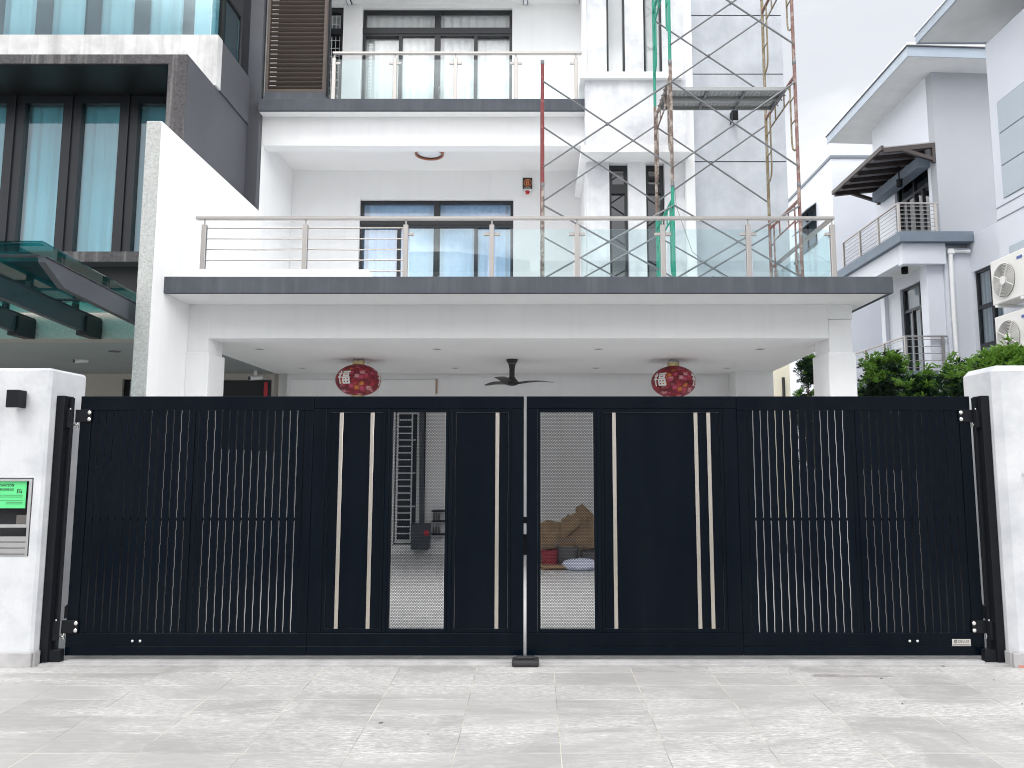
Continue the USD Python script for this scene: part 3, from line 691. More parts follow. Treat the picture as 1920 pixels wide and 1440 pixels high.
# bay tower
YL, YBX, YLG, YBW = Z, 11.45, 11.37, 11.56
ylow = 11.74
zlb, zlt = Z(285, 11.36), Z(273, 11.36)
zg0, zg1 = Z(146, YLG), Z(134, YLG)
xpil0, xpil1 = X(1288, 400, 11.62), X(1305, 400, 11.62)
def win_holes(us, Y, v): return [(X(a, v, Y), X(b, v, Y)) for a, b in us]
hl = win_holes([(1143, 1178.5), (1212, 1247.5)], ylow, 400)
hu = win_holes([(1137.5, 1172), (1207, 1241.5)], YBW, 100)
low = box(xbay, xpil0 - .002, ylow, ylow + .25, Z1 - .1, zlb + .3)
for a, b in hl: low = low - box(a, b, ylow - .1, ylow + .4, Z1 + .1, Z(306, ylow))
upw = box(xbay + .02, xpil0 - .002, YBW, YBW + .25, zg1 - .05, 12.2)
for a, b in hu: upw = upw - box(a, b, YBW - .1, YBW + .4, zg1 + .001, 11.6)
part(house, 'bay_wall', low, 'white_rough', label='lower wall of the bay with two slit windows')
part(house, 'bay_wall', upw, 'white_rough', label='upper wall of the bay with two slit windows')
part(house, 'bay_side_wall', union([box(xbay, xbay + .2, ylow + .25, YW, Z1 - .1, zlb + .3), box(xbay + .02, xbay + .2, YBW + .25, YW, zg1 - .05, 12.2)]), 'white_paint')
bxl = X(1097.5, 200, YBX)
part(house, 'bay_box', cbox(bxl, xpil0 - .003, YBX, YW, zlb + .02, zg0 + .02, .006), 'white_rough')
part(house, 'bay_lip', cbox(X(1090, 285, 11.36), X(1297, 285, 11.36), 11.36, YW, zlb, zlt, .005), 'white_paint')
part(house, 'bay_ledge', cbox(X(1088, 146, YLG), X(1279, 146, YLG), YLG, YW, zg0, zg1, .005), 'white_paint')
part(house, 'pilaster', cbox(xpil0, xpil1, 11.62, YW, Z1 - .1, 12.2, .006), 'white_paint')
for k, (a, b) in enumerate(hl):
    zt_, zb_ = Z(306, ylow) - .003, Z1 + .103
    z1_, z0_ = Z(349, ylow + .1), Z(363, ylow + .1)
    window(house, 'slit_window', a + .003, b - .003, zb_, zt_, ylow + .1, [(a + .06, b - .06, z1_ + .03, zt_ - .07, .02), (a + .045, b - .045, zb_ + .05, z0_, .045)], 'dark_glass', depth=.09)
for k, (a, b) in enumerate(hu):
    window(house, 'slit_window', a + .003, b - .003, zg1 + .003, 11.597, YBW + .03, [(a + .035, b - .035, zg1 + .03, 11.55, .03)], 'pale_glass', depth=.06)
    part(house, 'blind', box(a - .1, b + .1, YBW + .26, YBW + .28, zg1, 11.7), 'curtain')
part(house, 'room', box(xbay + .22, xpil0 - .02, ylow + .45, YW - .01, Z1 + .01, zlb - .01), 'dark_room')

# right tower wall with grooves
YR = 11.9
xr0, xr1 = xpil1 - .02, X(1475, 300, YR)
rw = box(xr0, xr1, YR, YR + .25, Z1 - .02, 12.2)
gz = [Z(v, YR) for v in (29, 139, 303, 412)]
for z in gz: rw = rw - box(xr0 - .1, xr1 + .1, YR - .1, YR + .018, z - .010, z + .010)
part(house, 'tower_wall', rw, 'tower_render', label='grey skimmed tower wall with horizontal grooves')
for z in gz: part(house, 'groove', box(xr0, xr1 - .001, YR + .0145, YR + .0175, z - .0098, z + .0098), 'groove')
part(house, 'tower_wall', box(xr1 - .22, xr1 - .002, YR + .25, YW + .3, Z1 - .02, 12.2), 'tower_render')
wall_lamp('wall_lamp', 'black box wall lamp on the grey tower wall under the scaffold planks', X(1371, 215, 11.8), X(1381, 215, 11.8), Z(227, 11.75), Z(206, 11.75), 11.70, YR - .004)
wall_lamp('wall_lamp', 'black box wall lamp above the top balcony, left of the sliding door', X(652, 4, YW), X(661, 4, YW), Z(10, YW), Z(-6, YW), YW - .2, YW - .004)
wall_lamp('wall_lamp', 'black box wall lamp above the top balcony, right of the sliding door', X(981, 4, YW), X(990, 4, YW), Z(10, YW), Z(-6, YW), YW - .2, YW - .004)

# louvred screen on the top balcony
ylv = 11.75
a, b = X(500.5, 90, ylv), X(612, 90, ylv)
zl0, zl1 = Z(168, ylv), 10.75
lv = thing('louvre_screen', 'brown horizontal slat louvre screen left of the top balcony', 'louvre screen', ((a + b) / 2, ylv, zl0))
part(lv, 'frame', cbox(a, b, ylv - .02, ylv + .06, zl0 - .06, zl1, .004) - box(a + .045, b - .045, ylv - .1, ylv + .2, zl0, zl1 - .05), 'brown_aluminium')
n = int((zl1 - .06 - zl0) / .079)
for k in range(n):
    zz = zl0 + .012 + k * .079
    m = cbox(a + .046, b - .046, -.030, .030, -.006, .006, .003).rotate((-38 + rng.uniform(-1.5, 1.5), 0, 0)).translate((0, ylv + .02, zz + .03))
    part(lv, 'slat', m, 'brown_aluminium')
part(house, 'plinth', cbox(a - .0, b, ylv - .03, ylv + .2, Z2 + .002, zl0 - .062, .004), 'grey_trim')
part(house, 'screen_backing', box(a + .05, b - .05, ylv + .35, ylv + .4, zl0, zl1), 'dark_room')

# ------------------------------------------------------------------ railings
def railing(name, label, posts, v_rail, Y, zbase, glass_bays, bar_bays, v_glass, u_end, post_w=.060, vz=460, nb=5, ret=None):
    xs = [X(u, vz, Y) for u in posts]
    zr = Z(v_rail, Y)
    xe = [X(u, vz, Y) for u in u_end]
    t = thing(name, label, 'railing', (xs[0], Y, zbase))
    part(t, 'handrail', cbox(xe[0], xe[1], Y - .03, Y + .03, zr - .02, zr + .02, .006), 'stainless')
    zp = zr - .055
    for i, x in enumerate(xs):
        p = part(t, 'post', cbox(x - post_w / 2, x + post_w / 2, Y - .025, Y + .025, zbase, zp - .03, .004), 'stainless')
        part(p, 'stem', rod((x, Y, zp - .04), (x, Y, zr - .015), .010), 'stainless', True)
    for i in glass_bays:
        a, b = xs[i] + post_w / 2 + .018, xs[i + 1] - post_w / 2 - .018
        zg = Z(v_glass, Y)
        gp = part(t, 'glass_panel', box(a, b, Y - .005, Y + .005, zbase + .03, zg), 'clear_glass')
        for x, s in ((a, 1), (b, -1)):
            part(gp, 'clamp', cbox(x - s * .02, x + s * .055, Y - .016, Y + .016, zg - .085, zg - .045, .006), 'stainless')
    for i in bar_bays:
        a, b = xs[i] + post_w / 2, xs[i + 1] - post_w / 2
        for k in range(nb):
            z = zr - .125 - k * (zr - .125 - zbase - .12) / (nb - 1)
            dz = rng.uniform(-.004, .004)
            part(t, 'bar', tube([(a, Y, z), ((a + b) / 2, Y, z - .004 + dz), (b, Y, z)], .0085), 'stainless', True)
    return t, xs, zr
YRL = YF + .20
rt, rxs, zrr = railing('terrace_railing', 'stainless steel and glass railing along the first floor terrace above the carport', [382, 572, 760.5, 922, 1082, 1243, 1403.5, 1561.5], 409.5, YRL, Z1 + .004, [2, 3, 4, 5, 6], [0, 1], 430, (366, 1566))
# return of the railing along the right side of the terrace
xq = rxs[-1]; yq = 11.35
part(rt, 'handrail', cbox(xq - .03, xq + .03, YRL + .03, yq, zrr - .02, zrr + .02, .006), 'stainless')
for yy in (YRL + 1.25, yq - .1):
    p = part(rt, 'post', cbox(xq - .025, xq + .025, yy - .025, yy + .025, Z1 + .004, zrr - .085, .004), 'stainless')
    part(p, 'stem', rod((xq, yy, zrr - .09), (xq, yy, zrr - .015), .010), 'stainless', True)
for a, b in ((YRL + .05, YRL + 1.2), (YRL + 1.3, yq - .15)):
    gp = part(rt, 'glass_panel', box(xq - .005, xq + .005, a, b, Z1 + .03, Z(430, YRL)), 'clear_glass')
    for yy, s in ((a, 1), (b, -1)):
        part(gp, 'clamp', cbox(xq - .016, xq + .016, yy - s * .02, yy + s * .055, Z(430, YRL) - .085, Z(430, YRL) - .045, .006), 'stainless')
railing('balcony_railing', 'stainless steel and glass railing of the top balcony', [626, 740.5, 854, 967.5, 1080], 100, YT + .1, Z2 + .004, [0, 1, 2, 3], [], 112, (623, 1091), vz=140)

# ------------------------------------------------------------------ carport fittings
def lantern(name, label, u, v, Y, du):
    cx, cz = at(u, v, Y)
    rx = abs(X(u + du, v, Y) - cx); rz = rx * .715
    t = thing(name, label, 'lantern', (cx, Y, cz))
    prof = []
    for k in range(33):
        a = -math.pi / 2 + math.pi * k / 32
        prof.append((max(0.0001, rx * math.cos(a)), rz * math.sin(a)))
    zc = rz * .965; rc = rx * .27
    skin = lathe([p for p in prof if abs(p[1]) < zc], n=72)
    # ribs of the wire frame press through the cloth
    v_ = skin.vertices; an = np.arctan2(v_[:, 1], v_[:, 0]); v_[:, :2] *= (1 - .006 * np.abs(np.sin(an * 12)))[:, None]
    part(t, 'skin', skin, 'lantern_skin', True, local=True)
    for s in (1, -1):
        part(t, 'cap', lathe([(rc * .96, s * zc * .97), (rc, s * (zc + .0)), (rc, s * (zc + .055)), (rc * .9, s * (zc + .055)), (rc * .9, s * zc * .98)], n=28), 'gold_cap', local=True)
    part(t, 'cord', rod((0, 0, zc), (0, 0, ZC + .012 - cz), .004), 'black_plastic', local=True)
    part(t, 'hook_frame', tube([(-rc, 0, zc + .07), (0, 0, zc + .12), (rc, 0, zc + .07)], .004), 'black_plastic', local=True)
    # the character for good fortune, brushed white round the belly
    S = [[(-.55, .95), (-.42, .80)], [(-.80, .62), (-.28, .62), (-.80, .05)], [(-.55, .42), (-.55, -.85)], [(-.48, .18), (-.30, .02)],
         [(-.02, .86), (.82, .86)], [(.08, .60), (.72, .60), (.72, .24), (.08, .24), (.08, .60)], [(.0, -.02), (.82, -.02), (.82, -.85), (.0, -.85), (.0, -.02)], [(.41, -.02), (.41, -.85)], [(.0, -.44), (.82, -.44)]]
    shp = unary_union([sg.LineString(s).buffer(.115) for s in S])
    for ang in (-28 if u < 1000 else -50, 92 if u < 1000 else 62, 200):
        polys = getattr(shp, 'geoms', [shp])
        for pg in polys:
            vv, ff = trimesh.creation.triangulate_polygon(pg, engine='earcut')
            vv, ff = trimesh.remesh.subdivide_to_size(np.c_[vv, np.zeros(len(vv))], ff, .12)
            lat = vv[:, 1] * .42 + .05; lon = math.radians(-90 + ang) + vv[:, 0] * .36 / np.cos(lat)
            q = np.stack([rx * 1.006 * np.cos(lat) * np.cos(lon), rx * 1.006 * np.cos(lat) * np.sin(lon), rz * 1.006 * np.sin(lat)], 1)
            part(t, 'character', trimesh.Trimesh(q, ff, process=False), 'lantern_white', local=True)
    return t
YLN = 11.6
lantern('lantern', 'red patterned paper lantern, the left of the two under the carport ceiling', 672, 713, YLN, 42)
lantern('lantern', 'red patterned paper lantern, the right of the two under the carport ceiling', 1263, 716, YLN, 42)
cx, _ = at(960, 700, YLN)
fan = thing('ceiling_fan', 'black three blade ceiling fan between the two red lanterns', 'ceiling fan', (cx, YLN, Z(715, YLN)))
zt_ = ZC + .012 - Z(715, YLN)
part(fan, 'canopy', lathe([(.0, zt_), (.092, zt_), (.090, zt_ - .02), (.062, zt_ - .07), (.0, zt_ - .07)]), 'black_plastic', 30, local=True)
part(fan, 'trim_ring', lathe([(.058, zt_ - .067), (.061, zt_ - .067), (.060, zt_ - .074), (.057, zt_ - .074)]), 'stainless', local=True)
part(fan, 'downrod', lathe([(.0, zt_ - .072), (.058, zt_ - .072), (.044, zt_ - .14), (.042, .06), (.0, .06)]), 'black_plastic', 30, local=True)
part(fan, 'motor', lathe([(.0, .075), (.045, .07), (.07, .03), (.112, -.012), (.112, -.03), (.08, -.058), (.03, -.07), (.0, -.071)]), 'black_plastic', 40, local=True)
for k, ang in enumerate((3, 128, 246)):
    n = 14; v, f = [], []
    for i in range(n):
        s = i / (n - 1); r = .09 + s * .57
        wdt = .026 + .040 * math.sin(math.pi * min(1, .25 + s * .75)) * (1 if s < .97 else .8)
        sw = .05 * s * s; lift = .035 * math.sin(s * 2.6) - .01
        tw = .40 - .28 * s
        for q in (-1, 1):
            for zz in (-.003, .003):
                v.append((r, sw + q * wdt, lift + q * wdt * math.sin(tw) + zz))
    for i in range(n - 1):
        o = i * 4
        for a_, b_ in ((0, 1), (1, 3), (3, 2), (2, 0)):
            f += [(o + a_, o + 4 + a_, o + 4 + b_), (o + a_, o + 4 + b_, o + b_)]
    e = (n - 1) * 4
    f += [(0, 1, 3), (0, 3, 2), (e, e + 3, e + 1), (e, e + 2, e + 3)]
    m = trimesh.Trimesh(np.array(v), np.array(f), process=False)
    m.apply_transform(trimesh.transformations.rotation_matrix(math.radians(ang), (0, 0, 1)))
    m.apply_translation((0, 0, -.018))
    part(fan, 'blade', m, 'black_plastic', 40, local=True)
def downlight(label, u, v, x=None, y=None, zc=None, trim='pvc_white', r=.075):
    zc = ZC + .012 if zc is None else zc
    b = (720 - v) / F
    y = (zc - CAM_H) / math.tan(TILT + math.atan(b)); x = X(u, v, y)
    t = thing('downlight', label, 'downlight', (x, y, zc), 'downlights recessed in the carport ceilings')
    part(t, 'trim', lathe([(r * .72, .0), (r * .72, -.006), (r, -.006), (r, 0)], n=28), trim, local=True)
    part(t, 'lens', lathe([(0, -.003), (r * .72, -.003), (r * .72, -.001), (0, -.001)], n=28), 'ac_dark' if trim != 'pvc_white' else 'carport_grey', local=True)
nm = ['leftmost', 'second from the left', 'third from the left', 'rightmost']
for k, u in enumerate((487, 820, 1122, 1425)): downlight('round recessed downlight in the front ceiling row, ' + nm[k], u, 654.5)
for k, u in enumerate((567, 853, 1117, 1363)): downlight('round recessed downlight in the back ceiling row, ' + nm[k], u, 690)
downlight('dark round downlight in the green shaded ceiling of the left house', 215, 658.5, trim='black_plastic', r=.085)

def camera_dome(label, u, v, Y, r, z_c):
    x, z = at(u, v, Y)
    t = thing('security_camera', label, 'security camera', (x, Y, z))
    part(t, 'bracket', rod((x, Y, z_c), (x, Y - .01, z + r * .4), r * .45), 'pvc_white', True)
    part(t, 'body', tube([(x + r * 1.1, Y + r, z + r * .25), (x - r * .9, Y - r * 1.4, z - r * .3)], r * .62, 14), 'pvc_white', 40)
    part(t, 'lens', tube([(x - r * .9, Y - r * 1.4, z - r * .3), (x - r * 1.02, Y - r * 1.55, z - r * .34)], r * .48, 14), 'black_plastic', 40)
camera_dome('small white security camera at the back of the carport ceiling, left side', 479, 708, YW - .5, .07, ZC)
camera_dome('tiny white security camera under the beam by the left carport column', 371, 643, YC + .3, .035, ZC)
camera_dome('small pale security camera on the ceiling of the left house', 152, 676, 11.6, .06, ZC)

# round ceiling light of the first floor terrace
cz = Z(273, YH) + .21
cl_y = 12.45
clx = X(805, 285, cl_y)
t = thing('ceiling_light', 'round white ceiling light with a brown wooden ring on the first floor terrace', 'ceiling light', (clx, cl_y, cz))
rr = abs(X(832, 285, cl_y) - clx)
part(t, 'diffuser', lathe([(0, -.10), (rr * .5, -.095), (rr * .88, -.06), (rr * .9, 0), (0, 0)], n=40), 'lamp_white', 40, local=True)
part(t, 'ring', lathe([(rr * .86, -.085), (rr * .9, -.11), (rr, -.10), (rr, 0), (rr * .9, 0)], n=40), 'wood_ring', 40, local=True)

# alarm bell box
bx0, bx1, bz0, bz1 = X(980, 346, YW), X(998, 346, YW), Z(358, YW), Z(336, YW)
t = thing('alarm_box', 'black alarm bell box with an orange letter emblem beside the terrace door', 'alarm box', ((bx0 + bx1) / 2, YW, bz0))
part(t, 'housing', cbox(bx0, bx1, YW - .07, YW - .002, bz0 - .02, bz1, .008), 'pvc_white')
fcz = part(t, 'face', cbox(bx0 + .002, bx1 - .002, YW - .078, YW - .0705, bz0 + .012, bz1 - .002, .003), 'black_plastic')
text_on(fcz, 'lettering', 'B', .085, (bx0 + bx1) / 2 - .038, YW - .0785, (bz0 + bz1) / 2 - .03, 'orange_ink', bold=True)
rg = trimesh.creation.annulus(.062, .072, .001); rg.vertices = np.stack([(bx0 + bx1) / 2 + .005 + rg.vertices[:, 0], YW - .0795 - rg.vertices[:, 2], (bz0 + bz1) / 2 + .012 + rg.vertices[:, 1]], 1)
part(fcz, 'emblem_ring', rg, 'orange_ink')
part(fcz, 'ruled_line', box(bx0 + .03, bx1 - .03, YW - .0795, YW - .0783, bz0 + .022, bz0 + .03), 'pvc_white')
part(t, 'siren', lathe([(0, -.055), (.03, -.05), (.04, -.02), (.042, 0), (0, 0)], loc=((bx0 + bx1) / 2, YW - .04, bz0 - .02), n=20), 'siren_red', 40)

# ------------------------------------------------------------------ party wall and the left house
YP = 8.62
zp = 5.70
pw = thing('party_wall', 'tall white dividing wall with a pebbled grey front edge left of the carport', 'wall', (XP - .1, YP, 0))
part(pw, 'wall_face', cbox(XP - .17, XP, YP + .004, YH - .01, -.1, zp, .004) - box(XP - 1, XP + 1, YC + .47, YH + 1, 1.80, ZC + .01), 'white_paint')
part(pw, 'pebbled_edge', cbox(XP - .18, XP - .006, YP - .008, YP + .003, -.1, zp - .004, .004), 'pebble_render')
part(pw, 'rear_section', union([box(XP - .17, XP - .002, YH - .009, YW - .01, -.1, 1.80), box(XP - .17, XP - .002, YH - .009, YW - .01, ZC + .01, Z1 - .06)]), 'white_paint')

XL = -4.70
YLF, YLW, YLP, YLM = 9.59, 10.42, 10.40, 11.05
lh = thing('left_house', 'grey neighbouring house on the left with teal tinted windows and a dark framed box bay', 'house', (-9, YLF, 0))
xl0 = -14.0
zbt, zso = Z(103, YLF), Z(120, YLF)
xj = X(314, 170, YLF); zgb0_ = Z(635, YLF)
zsl1, zsl0 = Z(472, YLF), Z(491, YLF)
fr = box(xl0, XL, YLF, YLM + 1, zsl0, zbt) - box(xl0 - 1, xj, YLF - .1, YLW + .4, zsl1, zso)
part(lh, 'box_frame', fr, 'dark_grey_wall')
part(lh, 'box_front', union([box(xl0, XL - .002, YLF - .012, YLF - .001, zso, zbt + .002), box(xj, XL - .002, YLF - .012, YLF - .001, zsl0, zso - .001), box(xl0, xj - .001, YLF - .012, YLF - .001, zsl0, zsl1)]), 'dark_spray')
part(lh, 'soffit', box(xl0, xj - .003, YLF + .02, YLW + .35, zso - .012, zso - .003), 'black_plastic')
part(lh, 'side_wall', box(XL - .3, XL - .004, YLM + 1.002, YW + 6, zgb0_ + .12, 12.5), 'dark_grey_wall')
part(lh, 'front_return', cbox(XL - .02, XP - .004, YH - .16, YH - .012, Z1 - .2, 12.4, .004), 'dark_grey_wall')
part(lh, 'parapet', box(xl0, XL + .03, YLP, YLP + .16, zbt + .002, Z(65, YLP)), 'weathered_white')
part(lh, 'parapet_side', box(XL - .2, XL + .024, YLP + .161, YLM + 1.2, zbt + .002, Z(65, YLP) - .004), 'dark_grey_wall')
part(lh, 'floor_slab', box(xl0, XL - .25, YLP + .17, YLM + .3, zbt + .0, Z(65, YLP) - .3), 'concrete')
# 1F windows: dark frames in pairs, teal panes
edges = [-430, -322, -214, -106, 5, 105, 215, 322]
cells, vz = [], 400
pitch = X(140, vz, YLW) - X(32, vz, YLW)
a0 = X(32, vz, YLW)
wz0, wz1 = zsl1 - .25, zso - .02
pane_w = X(105, vz, YLW) - X(32, vz, YLW)
cs = []
for k in range(-6, 3):
    a = a0 + k * (pitch)
    cs.append((a, min(a + pane_w, xj - .01), wz0 + .06, wz1 - .12, .05))
ex = []
for k in range(-6, 3):
    m = a0 + k * pitch - (pitch - pane_w) / 2
    ex += [(m - .012, m + .012, wz0, wz1, -.03, 0)]
window(lh, 'window_wall', cs[0][0] - .2, xj - .003, wz0, wz1, YLW, cs, 'teal_glass', depth=.10, curtain=[(cs[0][0], xj)], seed=11, extra=ex)
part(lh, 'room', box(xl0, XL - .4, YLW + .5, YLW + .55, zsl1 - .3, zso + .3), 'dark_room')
# 2F: window wall behind the glass balustrade
z20, z21 = Z(65, YLP) - .25, 11.5
cs2 = []
w0 = X(90, 30, YLM); pt = X(182, 30, YLM) - w0; pwid = X(160, 30, YLM) - w0
for k in range(-5, 3):
    cs2.append((w0 + k * pt, w0 + k * pt + pwid, z20 + .05, z21 - .4, .06))
x2e = X(366, 30, YLM)
window(lh, 'window_wall', cs2[0][0] - .2, x2e, z20, z21, YLM, cs2, 'pale_glass', depth=.12, curtain=[(cs2[0][0], x2e)], seed=21)
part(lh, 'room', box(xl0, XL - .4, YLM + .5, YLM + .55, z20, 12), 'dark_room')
part(lh, 'upper_wall', cbox(x2e + .002, XL - .31, YLM - .02, YLM + .1, z20, 12.4, .004), 'white_paint')
part(lh, 'upper_wall', box(xl0, x2e, YLM - .02, YLM + .2, z21 + .002, 12.4), 'dark_grey_wall')
part(lh, 'roof', box(xl0, XL, YLM - .5, YLM + 9, 12.5, 12.8), 'grey_trim')
# balustrade
yb = YLP + .08
bt = thing('glass_balustrade', 'teal frameless glass balustrade on top of the left house parapet', 'balustrade', (-7, yb, Z(65, YLP)))
zb0, zb1 = Z(65, YLP) + .002, Z(65, YLP) + .95
seams = [xl0, X(-120, 40, yb), X(162, 40, yb), X(395, 40, yb)]
for a, b in zip(seams[:-1], seams[1:]):
    part(bt, 'glass_panel', box(a + .004, b - .004, yb - .006, yb + .006, zb0, zb1), 'balustrade_teal')
xs_ = X(396, 40, yb)
part(bt, 'glass_panel', box(xs_ - .006, xs_ + .006, yb + .015, YLM + .42, zb0 - .25, zb1), 'balustrade_teal')
part(bt, 'cap_rail', cbox(xs_ - .02, xs_ + .02, yb + .015, YLM + .45, zb1 - .02, zb1 + .03, .004), 'black_metal')
part(bt, 'edge_post', cbox(xs_ - .02, xs_ + .02, YLM + .422, YLM + .45, zb0 - .25, zb1 - .022, .004), 'black_metal')
# lower porch
zgb0 = Z(635, YLF)
part(lh, 'porch_beam', box(xl0, XP - .19, YLF - .0, YLF + .3, zgb0, zsl0 - .55), 'pebble_green')
part(lh, 'porch_recess', box(xl0, XP - .19, YLF + .25, YLF + .35, zsl0 - .56, zsl0 + .02), 'black_plastic')
part(lh, 'porch_ceiling', box(xl0, XP - .19, YLF + .3, YW, zgb0 + .012, zgb0 + .1), 'carport_grey')
lw = box(xl0, XP - .19, YW, YW + .2, -.1, zgb0 + .1)
ldx = (X(229, 725, YW), X(268, 725, YW))
lw = lw - box(ldx[0], ldx[1], YW - .1, YW + .15, 0, Z(711, YW)) - box(X(390, 725, YW), X(509, 725, YW), YW - .1, YW + .15, 0, Z(712, YW))
part(lh, 'porch_wall', lw, 'pebble_green')
ld = part(lh, 'porch_door', box(ldx[0] + .004, ldx[1], YW + .06, YW + .14, 0, Z(711, YW) - .004), 'black_metal')
part(ld, 'pane', box(X(241, 725, YW), ldx[1], YW + .05, YW + .058, .2, Z(714, YW)), 'carport_grey')
ld2 = part(lh, 'porch_door', box(X(390, 725, YW) + .004, X(509, 725, YW) - .004, YW + .08, YW + .145, 0, Z(712, YW) - .004), 'dark_room')
part(ld2, 'door_frame', box(X(500, 725, YW), X(508, 725, YW), YW + .03, YW + .078, 0, Z(713, YW)), 'steel_beam')
# canopy: tapered steel beams carrying a teal glass sheet that rises outwards
cp = thing('glass_canopy', 'teal glass canopy on dark tapered steel beams over the left porch', 'canopy', (-6, YLF, 3.5))
xbm = [X(75, 480, 7.14) + .02, ]
step = X(180, 590, YLF) - X(57, 575, YLF)
yt, yr = 7.14, YLF + .0
zt_, zr_ = Z(482, 7.14), Z(482, 7.14) - .16
for k in range(6):
    x = xbm[0] - k * step
    m = Manifold.hull_points(np.array([(x + s * .035, yy, zz) for s in (-1, 1) for yy, zz in ((yt, zt_), (yt, zt_ - .05), (yt + .32, zt_ - .235), (yr, zr_ + .02), (yr, zr_ - .22))]))
    bm = part(cp, 'beam', m, 'steel_beam')
    part(bm, 'flange', Manifold.hull_points(np.array([(x + s * .05, yy, zz) for s in (-1, 1) for yy, zz in ((yt - .004, zt_ + .001), (yt - .004, zt_ + .008), (yr, zr_ + .022), (yr, zr_ + .03))])), 'steel_beam')
    part(bm, 'bracket', cbox(x - .07, x + .07, yr - .34, yr - .012, zr_ - .24, zr_ + .01, .006), 'black_plastic')
    for q in (.12, .45, .8):
        yy = yt + q * (yr - yt); zz = zt_ + q * (zr_ - zt_)
        part(bm, 'stand_off', cbox(x - .03, x + .03, yy - .03, yy + .03, zz + .02, zz + .10, .004), 'black_plastic')
def sheet(x0, x1, ya, yb_, lift):
    P_ = []
    for x in (x0, x1):
        for yy in (ya, yb_):
            q = (yy - yt) / (yr - yt); zz = zt_ + q * (zr_ - zt_) + lift
            P_ += [(x, yy, zz), (x, yy, zz + .012)]
    return Manifold.hull_points(np.array(P_))
xe = xbm[0] + .09
for a, b in ((xe - 1.5 * step, xe), (xe - 3.5 * step, xe - 1.5 * step - .01), (xe - 6 * step, xe - 3.5 * step - .01)):
    part(cp, 'glass_sheet', sheet(a, b, yt - .14, yr - .05, .10), 'canopy_glass')
part(cp, 'purlin', sheet(xe - 6 * step, xe - .16, yr - .9, yr - .83, .03), 'steel_beam')
part(cp, 'purlin', sheet(xe - 6 * step, xe - .16, yt + .05, yt + .11, .035), 'steel_beam')

# ------------------------------------------------------------------ houses on the right
XA, YA = 8.5, 13.3
na = thing('near_right_house', 'pale house at the right edge with grooved blue grey panels and a deep white eave', 'house', (XA, YA, 0))
part(na, 'side_wall', box(XA, XA + 6, 6.0, YA, -1, Z(84, YA)), 'cool_white')
def on_a(v, u):      # a height and a depth on the side plane of this house
    b = (720 - v) / F
    k = (u - 1002) / F / (math.cos(TILT) - b * math.sin(TILT))
    Y = XA / k
    return Y, Z(v, Y)
ya_, za_ = on_a(192, 1870)
pz = [za_ - k * (za_ - on_a(372, 1884)[1]) / 3.0 for k in range(4)]
for k in range(3):
    part(na, 'panel', cbox(XA - .014, XA - .001, 8.0, ya_, pz[k + 1] + .012, pz[k] - .012, .002), 'blue_grey_panel')
part(na, 'panel_backing', box(XA - .006, XA - .002, 8.0, ya_ - .01, pz[3] - .0, pz[0] + .0), 'blue_groove')
for vv in (392, 415):
    z = on_a(vv, 1868)[1]
    part(na, 'groove', box(XA - .004, XA - .0005, 6.0, YA, z - .012, z + .012), 'blue_groove')
y2, z2 = on_a(462, 1893)
part(na, 'panel', cbox(XA - .014, XA - .001, 8.0, y2, on_a(520, 1893)[1], z2, .002), 'blue_grey_panel')
ze = Z(80, 14.1)
xe_ = X(1721, 80, 14.1)
part(na, 'eave', box(xe_, XA + 7, 5.0, 14.1, ze, ze + .10), 'eave_white')
part(na, 'eave_fascia', union([box(xe_ - .03, xe_ - .001, 5.0, 14.13, ze - .02, ze + .16), box(xe_ - .03, XA + 7, 14.101, 14.13, ze - .02, ze + .16)]), 'fascia_blue')
part(na, 'roof', box(xe_ - .05, XA + 7, 5.0, 14.16, ze + .161, ze + .20), 'eave_white')

